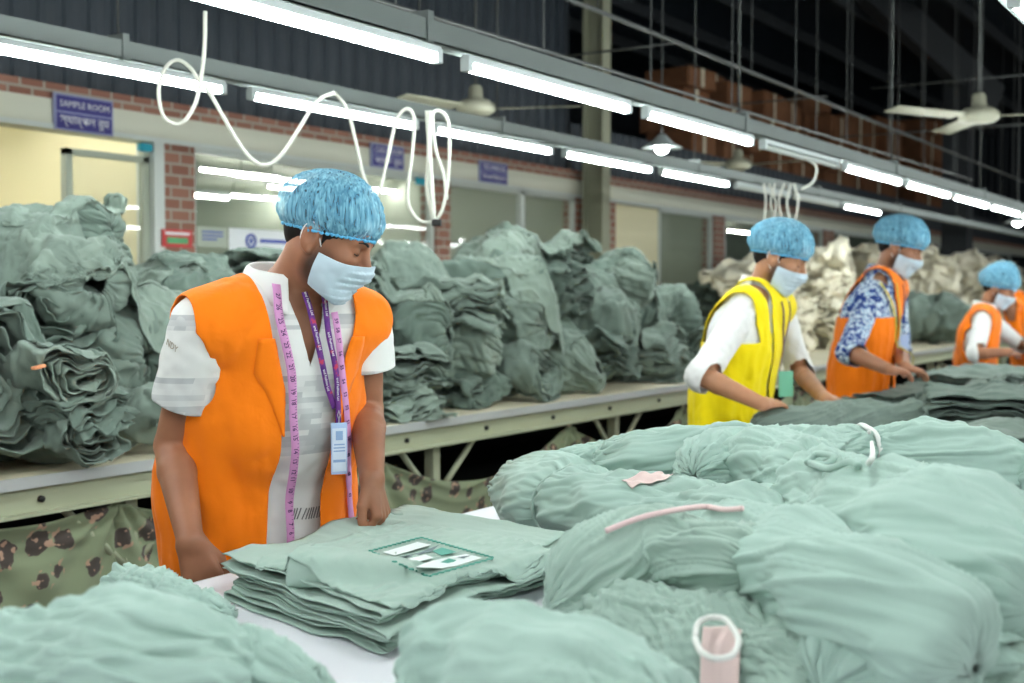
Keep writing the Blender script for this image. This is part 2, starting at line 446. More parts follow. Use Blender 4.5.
    def leg(p, grow=0.0):
        d = None
        for hip, kn, an in legs:
            q = smin(rcone(p, hip, kn, .085 * S + grow, .056 * S + grow), rcone(p, kn, an, .055 * S + grow, .038 * S + grow * 1.6), .03)
            d = q if d is None else np.minimum(d, q)
        return d
    seg = [hand_parts(wrists[i], hands[i]['d'], hands[i]['n'], hands[i]['s'], hands[i].get('curl', (.4, .5, .3)), S * look.get('hand', 1.0), hands[i].get('thumb', .5)) for i in (0, 1)]
    hf_ = [hand_field(s) for s in seg]
    # one body mesh: trunk and legs coarse (all under clothes), head and arms fine
    h1 = .0032 * res; parts = []
    def trunk(p): return np.minimum(smin(torso(p), leg(p), .05), 1e9)
    parts.append(surfnet(trunk, base + A(-.35, -.3, .05), A(base[0] + .35, base[1] + .3, neck[2]), .016))
    parts.append(surfnet(lambda p: smin(headneck(p), torso(p), .03), head + A(-.19, -.19, -.27) * S, head + A(.19, .19, .16) * S, h1))
    for i in (0, 1):
        pts = np.array([sh[i], A(*elbows[i]), A(*wrists[i])] + [q[1] for q in seg[i]])
        parts.append(surfnet(lambda p: smin(arm(p, i), hf_[i](p), .016), pts.min(0) - .07, pts.max(0) + .07, h1))
    V, F = cat(parts)
    body = link('body', mk('body', V, np.array(F)), look['skin'], root)
    # darker stubble along the jaw, carried by the skin itself
    at = body.data.color_attributes.new('stubble', 'FLOAT_COLOR', 'POINT')
    q = hl(V); m = np.abs(q[:, 0])
    bd = np.clip(1 - np.abs(np.linalg.norm(np.stack([(m - .05) * .8, q[:, 1] + .022, (q[:, 2] + .066) * .75], -1), axis=1)) / .046, 0, 1)
    bd = np.clip(bd * 2.2, 0, 1) * (q[:, 2] < .0) * (np.abs(q).max(1) < .15)
    at.data.foreach_set('color', np.stack([bd, bd, bd, np.ones_like(bd)], -1).astype(np.float32).ravel())
    # hair
    def hair(p):
        q = hl(p); m = q.copy(); m[:, 0] = np.abs(m[:, 0])
        d = ell(q, (0, .014, .034), (.083, .104, .094)) + .0012 * noise(q * 160)
        d = np.minimum(d, rcone(m, (.074, -.012, .02), (.071, -.010, -.024), .012, .006))     # sideburn
        d = smin(d, ell(q, (0, .062, -.020), (.050, .026, .038)), .03)
        d = smax(d, -(q[:, 1] + .082 - .35 * np.maximum(q[:, 2] - .05, 0)), .01)
        d = smax(d, -ell(m, (.088, .010, -.014), (.026, .030, .040)), .004)
        return d * H
    V, F = surfnet(hair, head - .16 * S, head + .16 * S, h1 * 1.2)
    hr = link('hair', mk('hair', V, F), look['hair'], root)
    for sg in (-1, 1):
        x = np.linspace(.012, .047, 10); P = np.stack([sg * x, -.0985 + (x - .012) ** 2 * 11, .0195 + .006 * np.sin((x - .012) / .035 * 2.6)], -1)
        V, F = tubes('b', hg(P), np.interp(x, [.012, .02, .047], [.0022, .0034, .0012]) * H, 6); link('eyebrow', mkpoly('eyebrow', V, F), look['hair'], root)
        x = np.linspace(.018, .045, 12); P = np.stack([sg * x, -.0895 + (x - .031) ** 2 * 22, -.0035 - .003 * np.cos((x - .031) / .014 * 1.5)], -1)
        V, F = tubes('b', hg(P), .0011 * H, 6); link('eyelash', mkpoly('eyelash', V, F), look['hair'], root)
    # bouffant hair net: a puffed dome gathered on an elastic band
    nu, nv = int(220 / res), int(80 / res)
    u = np.arange(nu) / nu * 2 * math.pi; v = np.linspace(0, 1, nv)
    U, Vv = np.meshgrid(u, v, indexing='ij')
    tilt = rotx(look.get('captilt', -.24))
    ph = Vv * look.get('capphi', 1.9)
    n_ = np.stack([np.sin(ph) * np.sin(U), -np.sin(ph) * np.cos(U), np.cos(ph)], -1)
    rr = A(.095, .120, .108) * look.get('cap', 1.0)
    gat = np.clip((Vv - .80) / .2, 0, 1) ** 2
    Pn = n_ * rr * (1 - .10 * gat)[..., None]
    sd = look.get('seed', 0)
    nn = np.stack([np.sin(U) * 3, np.cos(U) * 3, Vv * 1.2], -1)
    fold = noise(nn * 2.2 + 1.5 * noise3(nn * .7 + sd) + sd); fold2 = noise(nn * A(6, 6, 1.2) + sd + 9)
    puff = 1 + .055 * np.sin(Vv * 3) * noise(nn * .5 + sd) + .045 * (1 - np.abs(fold)) ** 6 * np.clip(Vv * 3, 0, 1) + .012 * fold2 * Vv + .03 * gat * np.sin(U * 46 + 3 * fold)
    sag = np.clip(-np.cos(U), 0, 1) ** 2 * np.sin(Vv * math.pi) ** 1.5
    Pn = Pn * puff[..., None]; Pn[..., 1] += .014 * sag; Pn[..., 2] -= .004 * sag
    Pn[..., 2] += .028 * gat * 0
    Pn = Pn @ tilt.T + A(0, .010, .040)
    net = link('hair_net', grid_mesh('hair_net', hg(Pn)), look['net'], root)
    ring = Pn[:, -1]
    V, F = tubes('e', hg(ring), (.0036 + .0014 * np.sin(u * 60)) * H, 6, True); link('elastic_band', mkpoly('elastic', V, F), look['netband'], net, world=False) if False else None
    eb = bpy.data.objects.new('elastic_band', mkpoly('elastic', V - base, F)); COL.objects.link(eb); eb.parent = net; eb.data.materials.append(look['netband'])
    # surgical mask
    def maskf(p):
        q = hl(p); m = q.copy(); m[:, 0] = np.abs(m[:, 0])
        d = ell(q, (0, -.030, -.036), (.064, .068, .082))
        d = smin(d, rcone(m, (.040, .000, -.062), (.012, -.068, -.104), .027, .022), .05)
        d = smin(d, ell(m, (.034, -.064, -.028), (.031, .028, .030)), .03); d = smin(d, rcone(q, (0, -.090, .000), (0, -.106, -.038), .012, .015), .05)
        z = q[:, 2] + .25 * np.abs(q[:, 0])
        pl = .0036 * (((z * 1 + 1) / .018) % 1.0 - .5)
        d = d - .0065 - pl * np.clip((.06 - m[:, 0]) * 60, 0, 1) + .0016 * noise(q * 45 + sd)
        return d * H
    V, F = surfnet(maskf, head - .17 * S, head + .15 * S, h1)
    q = hl(V)
    V, F = clip(V, F, lambda p: (lambda q: np.minimum.reduce([-.014 - q[:, 2] - .22 * np.abs(q[:, 0]) - .9 * np.maximum(q[:, 1] + .075, 0) * 0, -.008 - q[:, 1] + .10 * (q[:, 2] + .06), q[:, 2] + .122 - .35 * (q[:, 1] + .06), -q[:, 1] - .020]))(hl(p)))
    mask = link('face_mask', mk('face_mask', V, F), look['mask'], root); solid(mask, .0012)
    for sg in (-1, 1):
        L = [(sg * .064, -.024, -.032), (sg * .076, -.010, -.006), (sg * .086, .010, .024), (sg * .086, .030, .012), (sg * .082, .030, -.02), (sg * .074, .004, -.050), (sg * .061, -.022, -.072)]
        V, F = tubes('l', hg(spline(L, 40)), .0016 * S, 6)
        lo = bpy.data.objects.new('ear_loop', mkpoly('ear_loop', V - base, F)); COL.objects.link(lo); lo.parent = mask; lo.data.materials.append(look['strap'])
    # shirt: body piece and two sleeves
    rsf = .0062 * res
    cuff = look['cuff']          # per side: (kind, t) t measured shoulder->elbow (0..1) ->wrist (1..2)
    def cuffpt(i):
        t = cuff[i]; s, e, w = sh[i], A(*elbows[i]), A(*wrists[i])
        return (s + (e - s) * t, unit(e - s)) if t <= 1 else (e + (w - e) * (t - 1), unit(w - e))
    gr = look.get('sleeve', .016) * S
    folds = lambda p, a=.004, k=1.0: a * noise(p * A(16, 16, 7) * k + 1.6 * noise3(p * 6 + sd) + sd) + a * .5 * noise(p * 38 * k + sd)
    def shirt(p):
        d = torso(p, .013 * S, .012)
        for i in (0, 1):
            s, e, w = sh[i], A(*elbows[i]), A(*wrists[i])
            a = rcone(p, s, e, .056 * S + gr * .7, .043 * S + gr * 1.25)
            if cuff[i] > 1: a = smin(a, rcone(p, e, w, .044 * S + gr * 1.2, .030 * S + gr), .03)
            q = (p - e); el = np.exp(-(q * q).sum(1) / .006)
            d = smin(d, a - (.006 * el * noise(p * 40 + sd) if cuff[i] > 1 else 0), .018)
        return d + folds(p)
    lo = np.minimum.reduce([pelvis - .33, *(A(*e) - .12 for e in elbows), *((A(*w) - .12) if cuff[i] > 1 else A(*elbows[i]) - .12 for i, w in enumerate(wrists))])
    hi = np.maximum.reduce([pelvis + .33, *(A(*e) + .12 for e in elbows), *((A(*w) + .12) if cuff[i] > 1 else A(*elbows[i]) + .12 for i, w in enumerate(wrists))])
    lo[2] = pelvis[2] - .16; hi[2] = neck[2] + .05
    V, F = surfnet(shirt, lo, hi, rsf)
    def keep(p):
        g = []
        for i in (0, 1):
            c, d = cuffpt(i); s = sh[i]
            near = np.linalg.norm(p - c, axis=1) - .13
            far = (p - c) @ d
            e, w = A(*elbows[i]), A(*wrists[i])
            armd = (rcone(p, s, e, 0, 0) if cuff[i] <= 1 else rcone(p, e, w, 0, 0))
            g.append(np.where((armd < .078), -far, 1.0) if cuff[i] > 1 else np.where((far > -.01) & (rcone(p, c, e, 0, 0) < .085), -far, np.where(rcone(p, s, e, 0, 0) < .085, -far, 1.0)))
        q = loc(p); r = np.hypot(q[:, 0] - ln[0], (q[:, 1] - ln[1] - .01 * S)) - .076 * S          # neck hole
        g.append(np.where(p[:, 2] > neck[2] - .075 * S, r, 1))
        # open placket: a narrow V below the throat
        vx = np.abs(q[:, 0]) - (.030 * S * np.clip((q[:, 2] - (ln[2] - look.get('vneck', .16) * S)) / (look.get('vneck', .16) * S), 0, 1) ** 1.0 * 1.7 - .002)
        g.append(np.where((q[:, 1] < ln[1]) & (q[:, 2] > ln[2] - .3), vx, 1))
        g.append(p[:, 2] - (pelvis[2] - .09 * S))
        return np.minimum.reduce(g)
    V, F = clip(V, F, keep)
    sht = link('shirt', mk('shirt', V, F), look['shirt'], root); solid(sht, .002)
    # collar
    cn = 60; th = np.linspace(look.get('cgap', .42), 2 * math.pi - look.get('cgap', .42), cn); prof = [(.082, -.030), (.077, .012), (.073, .040), (.079, .046), (.088, .034), (.100, .004), (.109, -.018)]
    V = []
    for a in th:
        k = math.exp(-(min(a, 2 * math.pi - a) / .55) ** 2)
        for j, (r, z) in enumerate(prof):
            ex = max(0, j - 3) / 3
            r2 = r + .008 * k * ex; z2 = z - (.052 * ex * k) - .018 * (1 + math.cos(a)) * .9 + .010
            V.append(glo((ln + A(r2 * math.sin(a) * 1.0, .002 - r2 * math.cos(a) * .98, z2 + .012) * S)[None])[0])
    V = np.array(V); F = []; m_ = len(prof)
    for i in range(cn - 1):
        for j in range(m_ - 1): F.append((i * m_ + j, (i + 1) * m_ + j, (i + 1) * m_ + j + 1, i * m_ + j + 1))
    col = bpy.data.objects.new('collar', mkpoly('collar', V - base, F)); COL.objects.link(col); col.parent = sht; col.data.materials.append(look['shirt']); sd_ = col.modifiers.new('s', 'SUBSURF'); sd_.levels = sd_.render_levels = 1; solid(col, .0025)
    # vest
    bx = look.get('box', .028)
    def vest(p):
        q = loc(p)
        d = torso(p, .022 * S, bx)
        d = smin(d, rcone(q, ls[0] * A(1.07, 1, 1) + A(0, 0, .004), ls[1] * A(1.03, 1, 1) + A(0, 0, .004), .070 * S, .070 * S), .045)
        k = np.clip((ln[2] - .12 - q[:, 2]) / .45, 0, 1)
        an = np.arctan2(q[:, 0], -q[:, 1])
        w = noise(np.stack([np.sin(an) * 3.2, np.cos(an) * 3.2, q[:, 2] * 2.2], -1) + 1.1 * noise3(q * 4 + sd) + sd * 3)
        d = d + k * .019 * w + k * .006 * noise(np.stack([np.sin(an) * 8, np.cos(an) * 8, q[:, 2] * 1.6], -1) + noise3(q * 3 + sd)) + .003 * noise(q * A(20, 20, 9) + 2 * noise3(q * 7 + sd) + sd) - .006 * k
        return d
    hem = pelvis[2] - look.get('hem', .10) * S
    lo = pelvis - .36; hi = pelvis + .36; lo[2] = hem - .05; hi[2] = neck[2] + .06
    V, F = surfnet(vest, lo, hi, rsf)
    ow = look['open']
    def open_x(z):                                  # half width of the front opening against height (torso frame)
        t = np.clip((ln[2] - z) / (ln[2] + .1), 0, 1)
        return np.interp(t, [0, .16, .35, .6, 1], ow)
    ocx = look.get('ocx', 0.0)
    hole = []
    for i, sg in ((0, -1), (1, 1)):
        hole.append((ls[i] + A(sg * .060, 0, -.040) * S, ls[i] + A(sg * .040, 0, -.125) * S))
    def keepv(p):
        q = loc(p); g = [p[:, 2] - hem - .008 * noise(p * 7 + sd)]
        for i, (a, b) in enumerate(hole):
            sg = (-1, 1)[i]; g.append(rcone(q * A(1, .9, 1), a * A(1, .9, 1), b * A(1, .9, 1), .064 * S, .056 * S)); g.append(np.where(q[:, 2] > ls[i][2] - .14 * S, (.050 * S - sg * (q[:, 0] - ls[i][0])) , 1))
        r = np.hypot((q[:, 0] - ln[0]), (q[:, 1] - ln[1] - .01 * S)) - .094 * S
        g.append(np.where(q[:, 2] > ln[2] - .09 * S, r, 1))
        g.append(np.where(q[:, 1] < ln[1] * 0 + .0, np.abs(q[:, 0] - ocx) - open_x(q[:, 2]), 1))
        return np.minimum.reduce(g)
    V, F = clip(V, F, keepv)
    vs = link('vest', mk('vest', V, F), look['vest'], root); solid(vs, .003)
    # trousers and shoes
    def trou(p): return smin(leg(p, .018), torso(p, .006), .05) + .005 * noise(p * A(14, 14, 6) + sd)
    V, F = surfnet(trou, base + A(-.32, -.3, .03), A(base[0] + .32, base[1] + .3, pelvis[2] + .12), .011)
    V, F = clip(V, F, lambda p: np.minimum(p[:, 2] - .075, pelvis[2] + .07 - p[:, 2]))
    link('trousers', mk('trousers', V, F), look['pants'], root)
    for hip, kn, an in legs:
        def shoe(p):
            a = A(an[0], an[1], .045); d = smin(rcone(p, a + B_ * .03, a + Fw * .13 - Up * .01, .040, .034), rcone(p, a, a + Up * .05, .044, .042), .03)
            return smax(d, .004 - p[:, 2], .006)
        V, F = surfnet(shoe, an - A(.2, .2, .12), an + A(.2, .2, .08), .007)
        link('shoe', mk('shoe', V, F), look['shoe'], root)
    X = Fig(); X.root = root; X.base = base; X.loc = loc; X.glo = glo; X.vest = vest; X.shirt = shirt; X.ln = ln; X.ls = ls; X.S = S; X.open_x = open_x; X.ocx = ocx; X.hg = hg; X.pelvis = pelvis; X.R = R; X.Fw = Fw; X.L = L_; X.sh = sh; X.vo = vs; X.elb = [A(*e) for e in elbows]; X.so = sht
    return X
def ribbon(X, pts, w, over='shirt', off=.004, n=60, z_twist=None):
    """flat band following the front of the clothes; pts (x, z) in the torso frame -> verts, faces, centreline, frames"""
    c = spline([(a, 0, b) for a, b in pts], n); d = np.gradient(c, axis=0); d /= np.linalg.norm(d, axis=1)[:, None]
    side = np.stack([d[:, 2], 0 * d[:, 0], -d[:, 0]], -1)
    f = {'shirt': X.shirt, 'vest': X.vest, 'both': lambda p: np.minimum(X.shirt(p), X.vest(p))}[over]
    V = []
    for s in (-.5, 0, .5):
        q = c + side * w * s; ys = np.linspace(-.28, .06, 180)
        G = np.stack([np.repeat(q[:, 0], 180), np.tile(ys, len(q)), np.repeat(q[:, 2], 180)], -1)
        D = f(X.glo(G)).reshape(len(q), 180) - off
        k = np.argmax(D < 0, axis=1); k = np.maximum(k, 1); r = np.arange(len(q))
        t = D[r, k - 1] / (D[r, k - 1] - D[r, k] + 1e-12); y = ys[k - 1] + t * (ys[1] - ys[0])
        V.append(np.stack([q[:, 0], y, q[:, 2]], -1))
    y = np.minimum(np.minimum(V[0][:, 1], V[1][:, 1]), V[2][:, 1])
    ker = np.ones(5) / 5; ys_ = np.convolve(np.pad(y, 2, 'edge'), ker, 'valid'); 
    for v in V: v[:, 1] = .5 * v[:, 1] + .5 * np.minimum(ys_, v[:, 1])
    G = np.stack([X.glo(v) for v in V], 1); F = []
    for i in range(n - 1):
        for j in (0, 1): F.append((i * 3 + j, i * 3 + j + 1, (i + 1) * 3 + j + 1, (i + 1) * 3 + j))
    return G.reshape(-1, 3), F, G
def part(name, V, F, mat, parent, base, th=None, smooth=True):
    o = bpy.data.objects.new(name, mkpoly(name, np.asarray(V) - base, F, smooth)); COL.objects.link(o); o.parent = parent
    if mat is not None: o.data.materials.append(mat)
    if th: solid(o, th)
    return o
# ------------------------------------------------------------------ materials
def nmat(name, col, rough=.8, **k):
    m = bpy.data.materials.new(name); m.use_nodes = True; nt = m.node_tree; b = nt.nodes['Principled BSDF']
    b.inputs['Base Color'].default_value = (*col, 1); b.inputs['Roughness'].default_value = rough
    b.inputs['Specular IOR Level'].default_value = k.get('spec', .3); b.inputs['Metallic'].default_value = k.get('metal', 0)
    if k.get('sheen'): b.inputs['Sheen Weight'].default_value = k['sheen']; b.inputs['Sheen Roughness'].default_value = .5
    if k.get('sss'):
        b.inputs['Subsurface Weight'].default_value = k['sss']; b.inputs['Subsurface Radius'].default_value = (.6, .25, .15); b.inputs['Subsurface Scale'].default_value = .01
    if k.get('emit'): b.inputs['Emission Color'].default_value = (*k['emit'], 1); b.inputs['Emission Strength'].default_value = k.get('estr', 1)
    return m, nt, b
def s2l(*c): return tuple(((x / 255) / 12.92 if x / 255 <= .04045 else ((x / 255 + .055) / 1.055) ** 2.4) for x in c)
def N(nt, t, **k):
    n = nt.nodes.new(t)
    for a, v in k.items():
        if a.startswith('i_'): n.inputs[a[2:].replace('_', ' ')].default_value = v
        else: setattr(n, a, v)
    return n
def ramp(nt, stops, interp='LINEAR'):
    r = nt.nodes.new('ShaderNodeValToRGB'); e = r.color_ramp.elements; r.color_ramp.interpolation = interp
    while len(e) > 1: e.remove(e[-1])
    e[0].position = stops[0][0]; e[0].color = (*stops[0][1], 1)
    for p, c in stops[1:]: q = e.new(p); q.color = (*c, 1)
    return r
def coords(nt, scale=(1, 1, 1), out='Object'):
    tc = N(nt, 'ShaderNodeTexCoord'); mp = N(nt, 'ShaderNodeMapping'); mp.inputs['Scale'].default_value = scale
    nt.links.new(tc.outputs[out], mp.inputs[0]); return mp.outputs[0]
def fabric(name, col, var=.12, scale=3, rough=.9, bump=.25, bscale=900, sheen=.15, fine=None, fstr=.2, weave=True, crease=None, cstr=.55):
    m, nt, b = nmat(name, col, rough, sheen=sheen, spec=.15)
    c = coords(nt); n = N(nt, 'ShaderNodeTexNoise', i_Scale=scale, i_Detail=3.0); nt.links.new(c, n.inputs['Vector'])
    lo = tuple(x * (1 - var) for x in col); hi = tuple(min(1, x * (1 + var)) for x in col)
    r = ramp(nt, [(.3, lo), (.7, hi)]); nt.links.new(n.outputs[0], r.inputs[0]); nt.links.new(r.outputs[0], b.inputs['Base Color'])
    last = None
    if crease:
        f = N(nt, 'ShaderNodeTexNoise', i_Scale=crease, i_Detail=3.0, i_Distortion=1.2); f.noise_type = 'RIDGED_MULTIFRACTAL'; nt.links.new(c, f.inputs['Vector'])
        bp = N(nt, 'ShaderNodeBump', i_Strength=cstr, i_Distance=.012); nt.links.new(f.outputs[0], bp.inputs['Height']); last = bp
    elif fine:
        f = N(nt, 'ShaderNodeTexNoise', i_Scale=fine, i_Detail=4.0, i_Distortion=.6); nt.links.new(c, f.inputs['Vector'])
        bp = N(nt, 'ShaderNodeBump', i_Strength=fstr, i_Distance=.01); nt.links.new(f.outputs[0], bp.inputs['Height']); last = bp
    if weave:
        w = N(nt, 'ShaderNodeTexNoise', i_Scale=bscale, i_Detail=1.0); nt.links.new(c, w.inputs['Vector'])
        b2 = N(nt, 'ShaderNodeBump', i_Strength=bump, i_Distance=.0008); nt.links.new(w.outputs[0], b2.inputs['Height'])
        if last: nt.links.new(last.outputs[0], b2.inputs['Normal'])
        last = b2
    if last: nt.links.new(last.outputs[0], b.inputs['Normal'])
    return m
def skin(name, col, dark):
    m, nt, b = nmat(name, col, .48, sss=.12, spec=.4)
    c = coords(nt); n = N(nt, 'ShaderNodeTexNoise', i_Scale=14, i_Detail=4.0); nt.links.new(c, n.inputs['Vector'])
    r = ramp(nt, [(.3, tuple(x * .86 for x in col)), (.7, tuple(x * 1.1 for x in col))]); nt.links.new(n.outputs[0], r.inputs[0])
    at = N(nt, 'ShaderNodeAttribute', attribute_name='stubble'); n2 = N(nt, 'ShaderNodeTexNoise', i_Scale=420, i_Detail=2.0); nt.links.new(c, n2.inputs['Vector'])
    r2 = ramp(nt, [(.35, (0, 0, 0)), (.6, (1, 1, 1))]); nt.links.new(n2.outputs[0], r2.inputs[0])
    mu = N(nt, 'ShaderNodeMath', operation='MULTIPLY'); nt.links.new(at.outputs['Fac'], mu.inputs[0]); mu.inputs[1].default_value = .8
    mx = N(nt, 'ShaderNodeMix', data_type='RGBA'); nt.links.new(mu.outputs[0], mx.inputs[0]); nt.links.new(r.outputs[0], mx.inputs[6]); mx.inputs[7].default_value = (*dark, 1)
    nt.links.new(mx.outputs[2], b.inputs['Base Color'])
    f = N(nt, 'ShaderNodeTexNoise', i_Scale=160, i_Detail=3.0); nt.links.new(c, f.inputs['Vector'])
    bp = N(nt, 'ShaderNodeBump', i_Strength=.25, i_Distance=.001); nt.links.new(f.outputs[0], bp.inputs['Height']); nt.links.new(bp.outputs[0], b.inputs['Normal'])
    return m
def netmat(name='blue_nonwoven', alpha=.56):
    m, nt, b = nmat(name, s2l(120, 190, 225), .9, spec=.05)
    c = coords(nt, (1, 1, .10)); w = N(nt, 'ShaderNodeTexNoise', i_Scale=170, i_Detail=2.0, i_Distortion=.5); nt.links.new(c, w.inputs['Vector'])
    n = N(nt, 'ShaderNodeTexNoise', i_Scale=18, i_Detail=3.0); nt.links.new(c, n.inputs['Vector'])
    r = ramp(nt, [(.30, s2l(96, 172, 212)), (.70, s2l(158, 216, 238))]); nt.links.new(w.outputs['Fac'], r.inputs[0]); nt.links.new(r.outputs[0], b.inputs['Base Color'])
    a = N(nt, 'ShaderNodeMath', operation='MULTIPLY_ADD'); nt.links.new(w.outputs['Fac'], a.inputs[0]); a.inputs[1].default_value = .9; a.inputs[2].default_value = alpha - .60
    a2 = N(nt, 'ShaderNodeMath', operation='MULTIPLY_ADD'); nt.links.new(n.outputs[0], a2.inputs[0]); a2.inputs[1].default_value = .3; nt.links.new(a.outputs[0], a2.inputs[2])
    nt.links.new(a2.outputs[0], b.inputs['Alpha'])
    bp = N(nt, 'ShaderNodeBump', i_Strength=.2, i_Distance=.001); nt.links.new(w.outputs['Fac'], bp.inputs['Height']); nt.links.new(bp.outputs[0], b.inputs['Normal'])
    return m
# ------------------------------------------------------------------ camera frame: X runs along the tables, Y towards the rooms, Z up
TH = math.atan(807 / 1250.); ST, CT = math.sin(TH), math.cos(TH); FX = 1250.; HC = 1.42; HZ = 295.
def ray(x, y):
    r = (x - 512) / FX; u = (HZ - y) / FX
    return A(r * ST + CT, -r * CT + ST, u)           # per metre of forward distance
def at_z(x, y, z): d = ray(x, y); k = (z - HC) / d[2]; return A(d[0] * k, d[1] * k, z)
def at_d(x, y, d): q = ray(x, y) * d; q[2] += HC; return q
def at_Y(x, y, Y): d = ray(x, y); k = Y / d[1]; return A(d[0] * k, Y, HC + d[2] * k)
def pix(p): r = p[0] * ST - p[1] * CT; f = p[0] * CT + p[1] * ST; return (512 + FX * r / f, HZ - FX * (p[2] - HC) / f, f)
SK = {}
def build_mats():
    M = {}
    M['skin1'] = skin('skin_brown', s2l(150, 100, 74), s2l(30, 24, 22)); M['skin2'] = skin('skin_tan', s2l(176, 126, 94), s2l(50, 36, 30)); M['skin3'] = skin('skin_medium_brown', s2l(160, 110, 82), s2l(40, 30, 26))
    M['hair'] = fabric('black_hair', (.012, .010, .010), .3, 30, .6, .6, 500, 0)
    M['net'] = netmat(); M['netband'] = nmat('blue_elastic', s2l(95, 175, 218), .6)[0]
    M['mask'] = fabric('pale_blue_mask', s2l(192, 210, 222), .03, 4, .75, .3, 700, .1); M['strap'] = nmat('white_elastic', (.8, .8, .8), .6)[0]
    M['orange'] = fabric('orange_twill', s2l(252, 126, 16), .05, 3, .8, .3, 1100, .1, 26, .25)
    M['yellow'] = fabric('yellow_twill', s2l(246, 220, 14), .05, 3, .8, .3, 1100, .1, 26, .25)
    M['white'] = fabric('white_cotton', s2l(226, 226, 224), .03, 3, .85, .3, 1100, .1, 22, .3)
    M['pants'] = fabric('dark_denim', s2l(45, 48, 58), .15, 6, .85); M['shoe'] = nmat('black_leather', (.02, .02, .02), .4)[0]
    # polo: white jersey with grey woven check patches
    m, nt, b = nmat('white_check_jersey', s2l(226, 226, 224), .85, spec=.2)
    c = coords(nt); br = N(nt, 'ShaderNodeTexBrick', i_Scale=1.0); br.inputs['Brick Width'].default_value = .055; br.inputs['Row Height'].default_value = .012; br.inputs['Mortar Size'].default_value = 0
    br.inputs['Color1'].default_value = (1, 1, 1, 1); br.inputs['Color2'].default_value = (0, 0, 0, 1); br.inputs['Bias'].default_value = -.2
    sx = N(nt, 'ShaderNodeSeparateXYZ'); nt.links.new(c, sx.inputs[0]); cb = N(nt, 'ShaderNodeCombineXYZ'); nt.links.new(sx.outputs[0], cb.inputs[0]); nt.links.new(sx.outputs[2], cb.inputs[1]); nt.links.new(cb.outputs[0], br.inputs['Vector'])
    zr = ramp(nt, [(0, (0, 0, 0)), (.30, (0, 0, 0)), (.31, (1, 1, 1)), (.62, (1, 1, 1)), (.63, (0, 0, 0)), (.80, (0, 0, 0)), (.81, (1, 1, 1)), (.86, (1, 1, 1)), (.87, (0, 0, 0))], 'CONSTANT')
    mr = N(nt, 'ShaderNodeMapRange'); mr.inputs['From Min'].default_value = .9; mr.inputs['From Max'].default_value = 1.45; nt.links.new(sx.outputs[2], mr.inputs[0]); nt.links.new(mr.outputs[0], zr.inputs[0])
    mu = N(nt, 'ShaderNodeMath', operation='MULTIPLY'); nt.links.new(br.outputs['Color'], mu.inputs[0]); nt.links.new(zr.outputs[0], mu.inputs[1])
    mx = N(nt, 'ShaderNodeMix', data_type='RGBA'); nt.links.new(mu.outputs[0], mx.inputs[0]); mx.inputs[6].default_value = (*s2l(228, 228, 226), 1); mx.inputs[7].default_value = (*s2l(186, 188, 190), 1); nt.links.new(mx.outputs[2], b.inputs['Base Color'])
    f = N(nt, 'ShaderNodeTexNoise', i_Scale=700); nt.links.new(c, f.inputs['Vector']); bp = N(nt, 'ShaderNodeBump', i_Strength=.3, i_Distance=.0008); nt.links.new(f.outputs[0], bp.inputs['Height']); nt.links.new(bp.outputs[0], b.inputs['Normal'])
    M['polo'] = m
    # blue and white abstract print
    m, nt, b = nmat('blue_print_cotton', s2l(200, 210, 225), .85, spec=.2)
    c = coords(nt); n = N(nt, 'ShaderNodeTexVoronoi', i_Scale=42, i_Randomness=1.0); n2 = N(nt, 'ShaderNodeTexNoise', i_Scale=30, i_Detail=2.0, i_Distortion=1.5); nt.links.new(c, n2.inputs['Vector']); nt.links.new(c, n.inputs['Vector'])
    r = ramp(nt, [(0, s2l(38, 60, 120)), (.44, s2l(50, 80, 150)), (.50, s2l(215, 225, 232)), (.58, s2l(120, 165, 195)), (.64, s2l(225, 230, 230)), (.72, s2l(60, 70, 110))], 'CONSTANT'); nt.links.new(n2.outputs[0], r.inputs[0]); nt.links.new(r.outputs[0], b.inputs['Base Color'])
    M['print'] = m
    M['tape'] = nmat('pink_tape', s2l(214, 150, 200), .5)[0]; M['ink'] = nmat('dark_print', s2l(70, 40, 90), .6)[0]; M['whiteink'] = nmat('white_print', (.8, .8, .8), .6)[0]; M['greyink'] = nmat('grey_yarn', s2l(120, 122, 124), .8)[0]
    M['sleeveink'] = nmat('tan_print', s2l(165, 155, 140), .8)[0]
    M['steel'] = nmat('bright_steel', (.6, .6, .6), .3, metal=1)[0]; M['button'] = nmat('grey_button', s2l(120, 120, 110), .4)[0]
    M['holder'] = nmat('clear_badge_plastic', s2l(170, 190, 225), .25)[0]; M['card'] = nmat('badge_paper', s2l(205, 215, 232), .5)[0]; M['cardink'] = nmat('badge_ink', s2l(140, 165, 205), .6)[0]
    m, nt, b = nmat('purple_lanyard_web', s2l(88, 42, 120), .7); c = coords(nt, (90, 90, 90)); ch = N(nt, 'ShaderNodeTexNoise', i_Scale=.6); nt.links.new(c, ch.inputs['Vector']); r = ramp(nt, [(.35, s2l(84, 40, 120)), (.6, s2l(110, 50, 130)), (.66, s2l(190, 60, 90))]); nt.links.new(ch.outputs[0], r.inputs[0]); nt.links.new(r.outputs[0], b.inputs['Base Color']); M['lanyard'] = m
    return M
